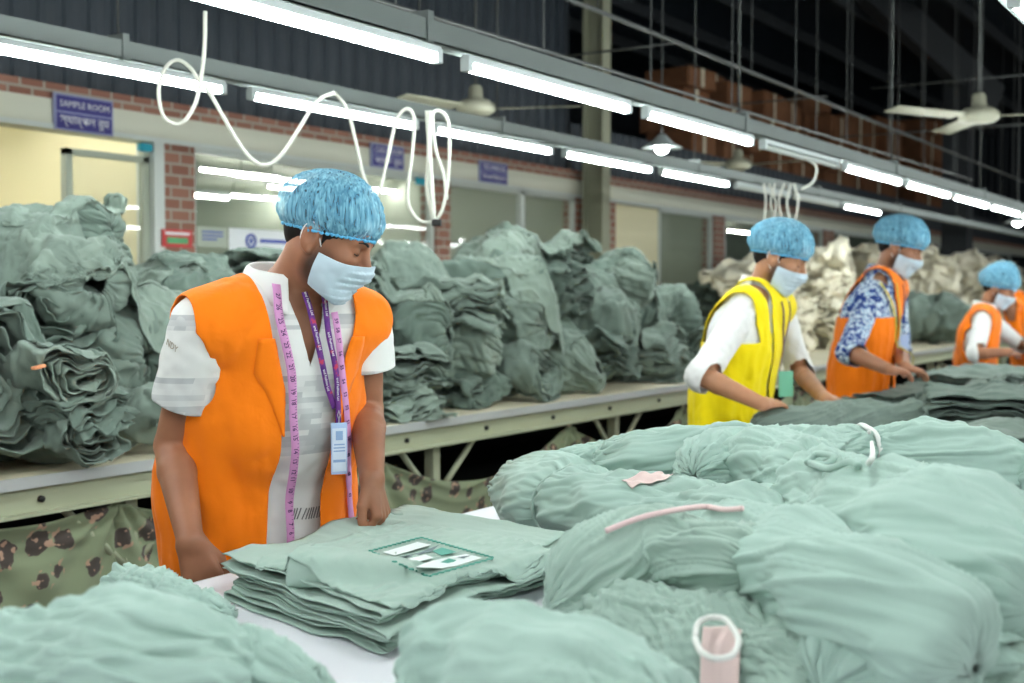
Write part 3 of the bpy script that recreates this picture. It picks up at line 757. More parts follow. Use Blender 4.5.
def tube_text(s, size, mat, name, parent, base, mtx, ext=.0003):
    cu = bpy.data.curves.new(name, 'FONT'); cu.body = s; cu.size = size; cu.align_x = 'CENTER'; cu.align_y = 'CENTER'; cu.extrude = ext; cu.resolution_u = 2
    t = bpy.data.objects.new('tmp', cu); COL.objects.link(t); dg = bpy.context.evaluated_depsgraph_get(); me = bpy.data.meshes.new_from_object(t.evaluated_get(dg)); bpy.data.objects.remove(t)
    me.transform(mtx)
    me.transform(Matrix.Translation(-Vector(base)))
    if mat: me.materials.clear(); me.materials.append(mat)
    if name is None: return me
    o = bpy.data.objects.new(name, me); COL.objects.link(o); o.parent = parent; return o
def text_mesh(s, size, ext=.0003):
    cu = bpy.data.curves.new('t', 'FONT'); cu.body = s; cu.size = size; cu.align_x = 'CENTER'; cu.align_y = 'CENTER'; cu.extrude = ext; cu.resolution_u = 2
    t = bpy.data.objects.new('tmp', cu); COL.objects.link(t); dg = bpy.context.evaluated_depsgraph_get(); me = bpy.data.meshes.new_from_object(t.evaluated_get(dg)); bpy.data.objects.remove(t)
    V = np.array([v.co[:] for v in me.vertices]).reshape(-1, 3); F = [tuple(p.vertices) for p in me.polygons]; bpy.data.meshes.remove(me)
    return V, F
def frame4(x, y, o):
    x = unit(x); z = unit(np.cross(x, A(*y))); y = np.cross(z, x)
    m = np.eye(4); m[:3, 0] = x; m[:3, 1] = y; m[:3, 2] = z; m[:3, 3] = o; return m
def xf(V, m): return np.asarray(V) @ m[:3, :3].T + m[:3, 3]
def torso_px(X, pts, off=.15):
    """photo pixels on the chest -> (x, z) of the torso frame"""
    out = []; c = A(0, 0, HC); f = np.arange(2.2, 3.3, .004)
    for x, y in pts:
        P = c + ray(x, y) * f[:, None]; d = np.minimum(X.shirt(P), X.vest(P)) - .006; i = int(np.argmax(d < 0)) if (d < 0).any() else int(np.argmin(d)); q = (P[i] - X.pelvis) @ X.R; out.append((q[0], q[2]))
    return out
def band(X, name, pts, w, mat, parent, over='both', off=.004, n=60, th=.0008):
    V, F, G = ribbon(X, pts, w, over, off, n); return part(name, V, F, mat, parent, X.base, th), G
def accessories_front(X, M):
    ink = M['ink']
    a, G = band(X, 'measuring_tape', torso_px(X, [(275, 284), (279, 318), (290, 372), (292, 420), (290, 480), (288, 556)]), .019, M['tape'], X.root, 'both', .007, 90)
    parts = []; mid = G[:, 1]; arc = np.r_[0, np.cumsum(np.linalg.norm(np.diff(mid, axis=0), axis=1))]
    num = 27; s = .03
    while s < arc[-1] - .01:
        i = int(np.searchsorted(arc, s)); i = min(max(i, 1), len(mid) - 2)
        along = unit(mid[i + 1] - mid[i - 1]); side = unit(G[i, 2] - G[i, 0]); nn = np.cross(side, along); nn = nn if nn @ X.Fw > 0 else -nn
        V, F = text_mesh(str(num), .014); parts.append((xf(V, frame4(along, np.cross(nn, along), mid[i] + nn * .0014)), F))
        for k in range(4):
            j = s + (k - 1.5) * .0065 + .0135; jj = min(int(np.searchsorted(arc, j)), len(mid) - 2); o = G[jj, 0] * .93 + G[jj, 2] * .07 + nn * .0013
            parts.append((np.array([o, o + side * .004, o + side * .004 + along * .0009, o + along * .0009]), [(0, 1, 2, 3)]))
        num -= 1; s += .0258
    V, F = cat(parts); part('printed_numbers', V, F, ink, a, X.base, .0002, False)
    b, G = band(X, 'measuring_tape', torso_px(X, [(333, 312), (338, 340), (342, 380), (346, 420), (347, 470), (352, 536)]), .017, M['tape'], X.root, 'both', .007, 60)
    parts = []; mid = G[:, 1]
    for i in range(4, 56, 4):
        along = unit(mid[i + 1] - mid[i - 1]); side = unit(G[i, 2] - G[i, 0]); nn = np.cross(side, along); nn = nn if nn @ X.Fw > 0 else -nn
        V, F = text_mesh(str(60 - i // 4), .012); parts.append((xf(V, frame4(along, np.cross(nn, along), mid[i] + nn * .0014)), F))
    V, F = cat(parts); part('printed_numbers', V, F, ink, b, X.base, .0002, False)
    tip = (333, 408)
    ly = part('lanyard', *ribbon(X, torso_px(X, [(303, 292), (312, 325), (322, 372), tip]), .014, 'both', .011, 50)[:2], M['lanyard'], X.root, X.base, .0012)
    l2 = part('lanyard', *ribbon(X, torso_px(X, [(320, 290), (326, 330), (334, 380), (335, 424)]), .014, 'both', .015, 50)[:2], M['lanyard'], X.root, X.base, .0012)
    for o_, pts in ((ly, [(303, 292), (312, 325), (322, 372), tip]), (l2, [(320, 290), (326, 330), (334, 380), (335, 424)])):
        V, F, G = ribbon(X, torso_px(X, pts), .013, 'both', .013 if o_ is ly else .017, 50); parts = []; mid = G[:, 1]
        word = 'and Fashion Ltd'; k = 6
        while k < 46:
            along = unit(mid[k + 1] - mid[k - 1]); side = unit(G[k, 2] - G[k, 0]); nn = np.cross(side, along); nn = nn if nn @ X.Fw > 0 else -nn
            T, Q = text_mesh('and Fashion Ltd', .0085); parts.append((xf(T, frame4(along, np.cross(nn, along), mid[k] + nn * .0006)), Q)); k += 15
        V, F = cat(parts); part('printed_words', V, F, M['whiteink'], o_, X.base, None, False)
    # badge holder hanging from the clip
    V, F, G = ribbon(X, torso_px(X, [(334, 421), (333, 428), (332, 476)]), .040, 'both', .012, 12)
    nn = unit(X.Fw - .25 * X.L); dn = A(0, 0, -1); x = unit(np.cross(nn, dn)); o = G[2, 1] + nn * .020
    def card(w, h, z, t, off):
        V = [];
        for k in (0, t):
            for sx, sy in ((-1, 0), (1, 0), (1, 1), (-1, 1)): V.append(o + x * sx * w / 2 + dn * (off + sy * h) + nn * (z + k))
        return np.array(V), [(0, 1, 2, 3), (7, 6, 5, 4), (0, 4, 5, 1), (1, 5, 6, 2), (2, 6, 7, 3), (3, 7, 4, 0)]
    bd = part('badge_holder', *card(.036, .112, 0, .002, 0), M['holder'], X.root, X.base, None, False)
    part('badge_card', *card(.031, .094, .0021, .0006, .012), M['card'], bd, X.base, None, False)
    part('badge_print', *cat([card(.016, .020, .0028, .0002, .018), card(.024, .003, .0028, .0002, .046), card(.026, .003, .0028, .0002, .053), card(.026, .003, .0028, .0002, .060), card(.028, .006, .0028, .0002, .080)]), M['cardink'], bd, X.base, None, False)
    V, F = tubes('c', [o + dn * .004, o - dn * .008, o - dn * .016 + x * .003, o - dn * .026, o - dn * .016 - x * .003, o - dn * .008], .0013, 6); part('clip', V, F, M['steel'], X.root, X.base)
    # shirt buttons, jacquard comb stripe and sleeve lettering
    for pt in ((323, 305), (335, 319)):
        V, F, G = ribbon(X, torso_px(X, [(pt[0], pt[1] - 4), (pt[0], pt[1] + 4)]), .01, 'both', .003, 5); c = G[2, 1]
        a_ = np.linspace(0, 2 * math.pi, 14)[:-1]; V = [c + X.Fw * .002] + [c + X.L * .005 * math.cos(t) + A(0, 0, 1) * .005 * math.sin(t) + X.Fw * .001 for t in a_]
        part('button', V, [(0, 1 + i, 1 + (i + 1) % 13) for i in range(13)], M['button'], X.so, X.base, .001)
    parts = []
    for i in range(17):
        px = 297 + i * 2.9; V, F, G = ribbon(X, torso_px(X, [(px + 2, 512 - i * .35), (px - 1, 524 - i * .35)]), .0035, 'shirt', .0018, 4); parts.append((V, F))
    V, F = cat(parts); part('woven_comb_stripe', V, F, M['greyink'], X.so, X.base)
    sp = X.sh[0] * .45 + X.elb[0] * .55; nn = unit(-ray(172, 345)); P = A(0, 0, HC) + ray(173, 346) * np.arange(2.2, 3.2, .003)[:, None]; dd = X.shirt(P); i = int(np.argmax(dd < 0)); n_ = unit([X.shirt(P[i:i + 1] + A(*[.01 * (k == a) for k in range(3)]))[0] - dd[i] for a in range(3)]); ax = unit(X.sh[0] - X.elb[0]); rt = unit(np.cross(ax, n_))
    V, F = text_mesh('NDY', .020); part('sleeve_lettering', xf(V, frame4(rt, ax, P[i] + n_ * .0035)), F, M['sleeveink'], X.so, X.base, None, False)
    # turned-back front facings of the vest
    for sg, k in ((-1, 1.0), (1, 1.0)):
        zs = np.linspace(X.ln[2] - .10, X.ln[2] - .08 - .23, 24); V = []
        for i, z in enumerate(zs):
            t = i / 23; w = (.034 + .020 * t / .35 if t < .35 else .054 * (1 - t) / .65) + .002
            e = X.open_x(z)
            for j in range(5):
                s_ = j / 4; V.append((X.ocx + sg * (e - .004 + w * s_), z, .003 + .003 * math.sin(s_ * math.pi)))
        V = np.array(V); ys = np.linspace(-.28, .06, 200)
        G = np.stack([np.repeat(V[:, 0], 200), np.tile(ys, len(V)), np.repeat(V[:, 1], 200)], -1); D = X.vest(X.glo(G)).reshape(len(V), 200); kk = np.maximum(np.argmax(D < 0, axis=1), 1)
        Q = X.glo(np.stack([V[:, 0], ys[kk] - V[:, 2], V[:, 1]], -1)); F = [(i * 5 + j, i * 5 + j + 1, (i + 1) * 5 + j + 1, (i + 1) * 5 + j) for i in range(23) for j in range(4)]
        part('lapel', Q, F, M['orange'], X.vo, X.base, .003)
def man_front(M):
    hd = at_d(329, 236, 2.68)
    nk = at_d(286, 291, 2.74); 
    pel = at_d(257, 500, 2.86); pel[2] = .93
    ch = (pel * .40 + nk * .60); ch[2] = 1.20
    er = at_d(171, 446, 2.69); wr = at_d(188, 542, 2.52)
    el = at_d(366, 410, 2.90); wl = at_d(371, 478, 2.66)
    look = dict(skin=M['skin1'], hair=M['hair'], net=M['net'], netband=M['netband'], mask=M['mask'], strap=M['strap'], shirt=M['polo'], vest=M['orange'], pants=M['pants'], shoe=M['shoe'],
                cuff=(.62, .50), sleeve=.022, open=(.115, .100, .070, .064, .070), ocx=.008, hem=.12, seed=3, vneck=.17, box=.030, sw=.19, hs=.95)
    X = person('person', 'man in orange vest and white polo shirt looking down at the printed garment', 1.0, pel, ch, nk, -.32, hd, .72, .46, -.04, (er, el), (wr, wl),
               (dict(d=(.18, -.28, -1), n=(-.65, -.75, .1), s=(.7, -.6, -.1), curl=(.9, 1.0, .6)), dict(d=(.0, -.3, -1), n=(.35, -.93, .2), s=(-.8, -.3, 0), curl=(.8, .9, .6))), look)
    accessories_front(X, M)
    return X
# ------------------------------------------------------------------ boxes
def box(x0, x1, y0, y1, z0, z1):
    V = [(x, y, z) for x in (x0, x1) for y in (y0, y1) for z in (z0, z1)]
    return A(*[c for v in V for c in v]).reshape(8, 3), [(0, 1, 3, 2), (4, 6, 7, 5), (0, 4, 5, 1), (2, 3, 7, 6), (0, 2, 6, 4), (1, 5, 7, 3)]
def obox(c, ax, ay, az):
    """box from centre and three half-axis vectors"""
    c, ax, ay, az = A(*c), A(*ax), A(*ay), A(*az)
    V = [c + a * ax + b * ay + d * az for a in (-1, 1) for b in (-1, 1) for d in (-1, 1)]
    return np.array(V), [(0, 1, 3, 2), (4, 6, 7, 5), (0, 4, 5, 1), (2, 3, 7, 6), (0, 2, 6, 4), (1, 5, 7, 3)]
def ob(name, parts, mat, parent=None, origin=None, smooth=False, bevel=0):
    V, F = cat(parts) if isinstance(parts, list) else parts
    V = np.asarray(V)
    if origin is None: origin = (V.min(0) + V.max(0)) / 2 if parent is None else None
    if parent is not None: base = np.array(parent.matrix_world.translation) if parent.parent is None else np.array(WP[parent.name])
    else: base = A(*origin)
    me = mkpoly(name, V - base, F, smooth); o = bpy.data.objects.new(name, me); COL.objects.link(o)
    if mat is not None: me.materials.append(mat)
    if parent is None: o.location = base; o.matrix_world = Matrix.Translation(Vector(base))
    else: o.parent = parent
    WP[o.name] = base
    if bevel: m = o.modifiers.new('bevel', 'BEVEL'); m.width = bevel; m.segments = 2; m.limit_method = 'ANGLE'
    return o
WP = {}
def struct(name, parts, mat, **k): return tag(ob(name, parts, mat, **k), kind='structure')
YW = 6.62; XE = 38.0
def setting_mats(M):
    M['frontlam'] = nmat('white_table_sheet', s2l(222, 222, 228), .45)[0]
    m, nt, b = nmat('cream_laminate', s2l(214, 206, 180), .45); c = coords(nt); n = N(nt, 'ShaderNodeTexNoise', i_Scale=3, i_Detail=5.0); nt.links.new(c, n.inputs['Vector']); r = ramp(nt, [(.3, s2l(204, 195, 168)), (.7, s2l(222, 215, 192))]); nt.links.new(n.outputs[0], r.inputs[0]); nt.links.new(r.outputs[0], b.inputs['Base Color']); M['lam'] = m
    M['alu'] = nmat('brushed_aluminium', s2l(178, 182, 182), .35, metal=.1)[0]; M['rail'] = nmat('pale_green_painted_steel', s2l(165, 170, 145), .5)[0]
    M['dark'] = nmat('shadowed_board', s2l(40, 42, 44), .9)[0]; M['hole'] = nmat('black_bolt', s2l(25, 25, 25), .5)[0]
    m, nt, b = nmat('concrete_floor', s2l(120, 118, 112), .6); c = coords(nt); n = N(nt, 'ShaderNodeTexNoise', i_Scale=1.5, i_Detail=8.0); nt.links.new(c, n.inputs['Vector']); r = ramp(nt, [(.3, s2l(96, 94, 90)), (.7, s2l(128, 126, 120))]); nt.links.new(n.outputs[0], r.inputs[0]); nt.links.new(r.outputs[0], b.inputs['Base Color']); M['floor'] = m
    M['cream'] = nmat('cream_paint', s2l(205, 206, 190), .6)[0]; M['creamroom'] = nmat('room_paint', s2l(232, 224, 188), .7)[0]; M['greyroom'] = nmat('grey_green_room_paint', s2l(172, 180, 165), .7)[0]
    def brick(name, c1, c2, mo):
        m, nt, b = nmat(name, c1, .85); c = coords(nt); sx = N(nt, 'ShaderNodeSeparateXYZ'); nt.links.new(c, sx.inputs[0]); ad = N(nt, 'ShaderNodeMath', operation='ADD'); nt.links.new(sx.outputs[0], ad.inputs[0]); nt.links.new(sx.outputs[1], ad.inputs[1]); cb = N(nt, 'ShaderNodeCombineXYZ'); nt.links.new(ad.outputs[0], cb.inputs[0]); nt.links.new(sx.outputs[2], cb.inputs[1])
        t = N(nt, 'ShaderNodeTexBrick', i_Scale=1.0); t.inputs['Brick Width'].default_value = .17; t.inputs['Row Height'].default_value = .078; t.inputs['Mortar Size'].default_value = .009; t.inputs['Color1'].default_value = (*c1, 1); t.inputs['Color2'].default_value = (*c2, 1); t.inputs['Mortar'].default_value = (*mo, 1)
        nt.links.new(cb.outputs[0], t.inputs['Vector']); nt.links.new(t.outputs['Color'], b.inputs['Base Color']); bp = N(nt, 'ShaderNodeBump', i_Strength=.5, i_Distance=.01, invert=True); nt.links.new(t.outputs['Fac'], bp.inputs['Height']); nt.links.new(bp.outputs[0], b.inputs['Normal']); return m
    M['brick'] = brick('red_brick', s2l(140, 96, 82), s2l(158, 114, 98), s2l(165, 158, 146))
    M['corr'] = nmat('dark_corrugated_steel', s2l(44, 52, 60), .5, spec=.4)[0]; M['steel_dark'] = nmat('dark_painted_steel', s2l(58, 62, 66), .5)[0]; M['steel_grey'] = nmat('grey_painted_steel', s2l(112, 120, 118), .5)[0]
    M['column'] = nmat('beige_painted_column', s2l(150, 152, 132), .6)[0]; M['rod'] = nmat('galvanised_rod', s2l(100, 103, 102), .4, metal=.6)[0]
    M['lampbody'] = nmat('white_enamel_batten', s2l(190, 200, 200), .4)[0]; M['offtube'] = nmat('unlit_tube_glass', s2l(190, 198, 192), .3)[0]
    M['tube'] = nmat('lit_tube', (1, 1, 1), .3, emit=(.93, 1.0, .98), estr=TUBE)[0]
    M['roomtube'] = nmat('lit_room_tube', (1, 1, 1), .3, emit=(1.0, .99, .92), estr=TUBE * .8)[0]
    m, nt, b = nmat('window_glass', (.85, .92, .88), .02); b.inputs['Transmission Weight'].default_value = 0; b.inputs['Alpha'].default_value = .16; b.inputs['Specular IOR Level'].default_value = 1.0
    b.inputs['Base Color'].default_value = (*s2l(150, 165, 150), 1); M['glass'] = m
    M['frame'] = nmat('white_window_frame', s2l(205, 212, 208), .45)[0]; M['cord'] = nmat('white_cable_sheath', s2l(208, 210, 200), .5)[0]
    M['sign'] = nmat('navy_sign_board', s2l(62, 58, 128), .5)[0]; M['signrim'] = nmat('grey_sign_rim', s2l(150, 155, 190), .5)[0]; M['signtext'] = nmat('white_sign_lettering', s2l(222, 222, 230), .6)[0]
    M['poster'] = nmat('white_poster', s2l(228, 232, 235), .6)[0]; M['posterred'] = nmat('red_poster', s2l(196, 70, 70), .6)[0]; M['postergreen'] = nmat('green_poster_panel', s2l(90, 160, 110), .6)[0]; M['posterblue'] = nmat('blue_poster_print', s2l(70, 84, 170), .6)[0]
    M['carton'] = fabric('brown_carton', s2l(122, 84, 60), .25, 2.5, .8, .2, 200, 0); M['fan'] = nmat('cream_fan_enamel', s2l(170, 170, 150), .4)[0]
    M['cyan'] = nmat('cyan_plastic', s2l(40, 165, 190), .5)[0]
    m, nt, b = nmat('printed_olive_cloth', s2l(128, 138, 108), .9, sheen=.1); c = coords(nt); sx = N(nt, 'ShaderNodeSeparateXYZ'); nt.links.new(c, sx.inputs[0]); cb = N(nt, 'ShaderNodeCombineXYZ'); nt.links.new(sx.outputs[0], cb.inputs[0]); nt.links.new(sx.outputs[2], cb.inputs[1])
    n = N(nt, 'ShaderNodeTexNoise', i_Scale=22, i_Detail=2.0); nt.links.new(cb.outputs[0], n.inputs['Vector']); mp = N(nt, 'ShaderNodeVectorMath', operation='MULTIPLY_ADD'); nt.links.new(n.outputs['Color'], mp.inputs[0]); mp.inputs[1].default_value = (.04, .04, 0); nt.links.new(cb.outputs[0], mp.inputs[2])
    v = N(nt, 'ShaderNodeTexVoronoi', i_Scale=9.0, i_Randomness=.5); nt.links.new(mp.outputs[0], v.inputs['Vector']); r = ramp(nt, [(0, s2l(74, 66, 62)), (.36, s2l(88, 78, 72)), (.38, s2l(130, 140, 112))], 'CONSTANT'); nt.links.new(v.outputs['Distance'], r.inputs[0])
    v2 = N(nt, 'ShaderNodeTexNoise', i_Scale=34, i_Detail=1.0); nt.links.new(cb.outputs[0], v2.inputs['Vector']); r2 = ramp(nt, [(.60, (0, 0, 0)), (.62, (1, 1, 1))]); nt.links.new(v2.outputs[0], r2.inputs[0])
    r3 = ramp(nt, [(0, (1, 1, 1)), (.46, (1, 1, 1)), (.48, (0, 0, 0))]); nt.links.new(v.outputs['Distance'], r3.inputs[0]); mu = N(nt, 'ShaderNodeMath', operation='MULTIPLY'); nt.links.new(r2.outputs[0], mu.inputs[0]); nt.links.new(r3.outputs[0], mu.inputs[1])
    mx = N(nt, 'ShaderNodeMix', data_type='RGBA'); nt.links.new(mu.outputs[0], mx.inputs[0]); nt.links.new(r.outputs[0], mx.inputs[6]); mx.inputs[7].default_value = (*s2l(176, 142, 122), 1); nt.links.new(mx.outputs[2], b.inputs['Base Color']); M['printcloth'] = m
TUBE = 36.0
ORD = ['first', 'second', 'third', 'fourth', 'fifth', 'sixth', 'seventh', 'eighth', 'ninth', 'tenth', 'eleventh', 'twelfth', 'thirteenth', 'fourteenth', 'fifteenth', 'sixteenth']
def corrugated(x0, x1, z0, z1, Y, name, mat, amp=.02, pitch=.19, along='x'):
    n = int((x1 - x0) / pitch) * 4; x = np.linspace(x0, x1, n); o = np.array([0, 0, 1, 1])[np.arange(n) % 4] * amp
    V = []; F = []
    for i in range(n):
        if along == 'x': V += [(x[i], Y + o[i], z0), (x[i], Y + o[i], z1)]
        elif along == 'y': V += [(Y + o[i], x[i], z0), (Y + o[i], x[i], z1)]
        else: V += [(x[i], z0, Y + o[i]), (x[i], z1, Y + o[i])]
    for i in range(n - 1): F.append((2 * i, 2 * i + 2, 2 * i + 3, 2 * i + 1))
    return struct(name, (np.array(V), F), mat)
def setting(M):
    struct('floor', box(-5, XE, -5, 13, -.1, 0), M['floor'])
    # tables ------------------------------------------------------------
    def wx(x): return at_Y(x, 300, YW)[0]
    zf0, zf1 = at_Y(0, 123, YW)[2], at_Y(0, 92, YW)[2]; zb = zf1 + .10
    XP = wx(722)
    XC = at_Y(596, 200, YW - .22)[0]
    # back wall: fascia beam, brick band, steel sheet above
    struct('wall_back', [box(-5, XE, YW - .02, YW + .16, zf0, zf1)], M['cream'])
    struct('trim_1', [box(-5, XE, YW - .012, YW + .15, zf1, zb)], M['brick'])
    struct('trim_2', [box(-5, XE, YW - .035, YW - .021, zf0 - .002, zf0 + .03)], M['frame'])
    corrugated(-5, XC, zb, 6.2, YW + .1, 'wall_upper', M['corr'])
    corrugated(XC, XE, zb, 3.25, YW + .1, 'wall_mezzanine', M['corr'])
    struct('wall_far_back', box(-5, XE, 12.8, 13, 0, 6.3), M['corr'])
    corrugated(-5, 13, 0, 6.3, XE, 'wall_end', M['corr'], along='y')
    corrugated(-5, XE, -5, 13, 6.25, 'ceiling', M['corr'], along='z')
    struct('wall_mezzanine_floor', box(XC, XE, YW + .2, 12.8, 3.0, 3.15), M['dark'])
    k = 1
    for i, y in enumerate(np.arange(-4, 12.5, 1.5)): struct('trim_%d' % (10 + i), [box(-5, XE, y - .03, y + .03, 6.02, 6.22)], M['steel_dark'])
    # piers and openings along the back wall, measured from the photo
    def pier(x0, x1, n, m='brick', y0=-.03, z0=0, z1=None): struct('trim_%d' % n, [box(wx(x0), wx(x1), YW + y0, YW + .15, z0, z1 or zf0)], M[m])
    pier(163, 193, 30); pier(434, 448, 31); pier(575, 589, 32); pier(602, 613, 33); pier(712, 722, 34); pier(822, 832, 35); pier(925, 935, 36)
    pier(-200, -120, 37)
    pier(153, 163, 38, 'frame'); 
    def window(n, x0, x1, z0=.0, mull=(), fr=.035, glass=True, side=None):
        a, b = wx(x0), wx(x1); w = [box(a, a + fr, YW + .0, YW + .06, z0, zf0), box(b - fr, b, YW + .0, YW + .06, z0, zf0), box(a, b, YW, YW + .06, zf0 - fr, zf0), box(a, b, YW, YW + .06, z0, z0 + fr)]
        for m_ in mull: c = wx(m_); w.append(box(c - .03, c + .03, YW, YW + .06, z0, zf0))
        w_ = struct('window_%d' % n, w, M['frame'])
        g = ob('glass_pane', [box(a + .01, b - .01, YW + .025, YW + .033, z0 + .01, zf0 - .01)], M['glass'], w_)
        return w_
    window(1, 193, 434); window(2, 448, 575, mull=(523,)); window(3, 659, 712); window(4, 724, 822); window(5, 832, 925); window(6, 935, 1010)
    # left doorway with a glass door leaf standing ajar
    a, b = wx(70), wx(153)
    d = struct('door_1', [box(b - .05, b, YW + .02, YW + .07, 0, zf0 - .06), box(a, a + .05, YW + .02, YW + .07, 0, at_Y(70, 148, YW)[2]), box(a, b, YW + .02, YW + .07, at_Y(70, 148, YW)[2] - .04, at_Y(70, 148, YW)[2])], M['greyroom'])
    ob('glass_pane', [box(a + .05, b - .05, YW + .04, YW + .05, .02, at_Y(70, 148, YW)[2] - .04)], M['glass'], d)
    ob('door_closer', [box(b - .10, b - .0, YW - .02, YW + .03, at_Y(145, 152, YW)[2], at_Y(145, 144, YW)[2])], M['cyan'], d, bevel=.008)
    struct('wall_panel', box(wx(613), wx(659), YW + .02, YW + .08, 0, zf0 - .01), M['creamroom'])
    # rooms behind
    zr = 2.78; yb = YW + 2.5; yc = 12.6; xd = wx(178)
    struct('wall_room_back', box(-5, xd, yb, yb + .1, 0, zr), M['creamroom']); struct('wall_room_back_right', box(xd, XE, yc, yc + .1, 0, zr), M['greyroom'])
    struct('ceiling_rooms', box(-5, XE, YW + .16, yc + .1, zr, zr + .05), M['greyroom'])
    struct('wall_room_divider', box(xd - .04, xd + .04, YW + .15, yc, 0, zr), M['creamroom'])
    struct('wall_room_divider_right', box(wx(582) - .04, wx(582) + .04, YW + .15, yc, 0, zr), M['greyroom'])
    struct('wall_room_divider_far', box(wx(717) - .04, wx(717) + .04, YW + .15, yc, 0, zr), M['greyroom'])
    # steel portal: column, far column and rafter
    struct('trim_50', [box(XC - .085, XC + .085, YW - .34, YW - .32, 0, 6.2), box(XC - .085, XC + .085, YW - .12, YW - .10, 0, 6.2), box(XC - .012, XC + .012, YW - .33, YW - .11, 0, 6.2)], M['column'])
    fx = at_d(956, 100, 22)
    struct('trim_51', [obox((fx[0], fx[1], 2.6), (.22, 0, 0), (0, .22, 0), (0, 0, 2.6))], M['steel_dark'])
    p1, p0 = at_d(968, 82, 22), at_d(866, -8, 20.5); dv = (p1 - p0) / 2; up = unit(np.cross(np.cross(dv, A(0, 0, 1)), dv)) * .28; sd = unit(np.cross(dv, up)) * .12
    struct('trim_52', [obox((p0 + p1) / 2, dv * 1.5, up, sd)], M['steel_dark'])
def tube_lights(M):
    def make(root, c, lit, mat='tube', L=1.13):
        w = L / 2
        ob('housing', [box(c[0] - w - .01, c[0] + w + .01, c[1] - .016, c[1] + .016, c[2] + .016, c[2] + .040)], M['lampbody'], root, bevel=.004)
        V, F = tubes('t', [c + A(-w + .02, 0, 0), c + A(w - .02, 0, 0)], .0135, 10); ob('tube', (V, F), M[mat] if lit else M['offtube'], root, smooth=True)
        for s in (-1, 1): ob('end_cap', [obox(c + A(s * w, 0, .008), (.014, 0, 0), (0, .018, 0), (0, 0, .022))], M['lampbody'], root, bevel=.003)
    first = {}
    def row(Y, z, x0, ks, off, rowname, where):
        for k in ks:
            c = A(x0 + 1.3 * k + .565, Y, z); lit = k not in off; key = lit
            lab = where(k, lit)
            if key not in first:
                r = empty('tube_light', c, lab, 'tube light', rowname); make(r, c, lit); first[key] = r
            else:
                s = first[key]; r = s.copy(); COL.objects.link(r); r.location = Vector(c); r['label'] = lab; r['group'] = rowname
                for ch in s.children: q = ch.copy(); COL.objects.link(q); q.parent = r
    row(2.365, 2.166, 3.39, range(-3, 14), (2,), 'tube lights over the aisle edge of the front table', lambda k, lit: ('lit tube light of the upper row, ' + ORD[k + 1 - (k > 2)] + ' lit one from the left' if k >= -1 else 'tube light of the upper row beyond the left picture edge') if lit else 'unlit grey tube light in the gap of the upper row of lamps')
    row(3.79, 2.254, 3.85, range(-3, 7), (4, 5), 'tube lights over the back table', lambda k, lit: ('lit tube light of the lower row, ' + ORD[k + 1 - 2 * (k > 5)] + ' lit one from the left' if k >= -1 else 'tube light of the lower row beyond the left picture edge') if lit else ('unlit tube light of the lower row left of the hanging cable bunch' if k == 4 else 'unlit tube light of the lower row right of the hanging cable bunch'))
    row(.75, 2.254, 3.81, range(-4, 10), (), 'tube lights over the near side of the front table', lambda k, lit: 'lit tube light cut by the top right picture corner' if k == 0 else 'lit tube light of the nearest row, outside the picture')
    row(-1.2, 2.254, 3.0, range(-3, 6), (), 'tube lights behind the photographer', lambda k, lit: 'lit white tube light hanging behind the photographer')
    for Y, z, x1 in ((2.365, 2.166, XE), (3.79, 2.254, XE), (.75, 2.254, XE)):
        r = empty('cable_trunking', (-4, Y + .05, z + .085), {2.365: 'long grey steel cable trunking carrying the upper row of tube lights', 3.79: 'long grey steel cable trunking carrying the lower row over the back table', .75: 'grey steel cable trunking above the near bundles at top right'}[Y], 'cable trunking')
        ob('channel', [box(-4, x1, Y + .012, Y + .088, z + .055, z + .060), box(-4, x1, Y + .012, Y + .016, z + .055, z + .125), box(-4, x1, Y + .084, Y + .088, z + .055, z + .125)], M['steel_grey'], r)
        for x in np.arange(-2.0, 22, 2.6):
            V, F = tubes('r', [A(x, Y + .05, z + .06), A(x, Y + .05, 6.0)], .0045, 6); ob('hanger_rod', (V, F), M['rod'], r, smooth=True)
            ob('bracket', [box(x - .015, x + .015, Y + .005, Y + .095, z + .05, z + .15)], M['steel_grey'], r)
    # rooms' own lamps, plus unseen tubes added to brighten the left room
    for k, (x, y, n) in enumerate([(73, 171, 1), (118, 189, 1), (200, 170, 1), (233, 175, 1), (268, 187, 2), (200, 193, 1), (263, 198, 1), (371, 190, 1), (378, 201, 1), (450, 206, 1), (508, 210, 1), (476, 217, 1), (450, 221, 1), (385, 220, 1), (664, 223, 1), (680, 226, 1), (726, 231, 1), (300, 207, 1), (2.6, .6, 3), (3.9, .6, 3), (5.2, .6, 3), (3.6, 1.7, 3), (4.9, 1.7, 3)]):
        c = at_z(x, y, 2.62) + A(.56, 0, 0)
        if x < 160: c = at_z(x, y, 2.40 if x < 100 else 2.2) + A(.56, 0, 0)
        if n == 3: c = A(x, YW + y, 2.66)  # added tubes, kept out of view behind the fascia, only for brightness
        s0 = first.get('room')
        if s0 is None: r = empty('tube_light', c, 'lit ceiling tube inside the glazed rooms behind the wall', 'tube light', 'tube lights inside the rooms'); make(r, c, True, 'roomtube'); first['room'] = r; V, F = tubes('r', [c + A(0, 0, .05), A(c[0], c[1], 2.79)], .008, 6); ob('hanger_rod', (V, F), M['rod'], r)
        else:
            r = s0.copy(); COL.objects.link(r); r.location = Vector(c)
            for ch in s0.children: q = ch.copy(); COL.objects.link(q); q.parent = r
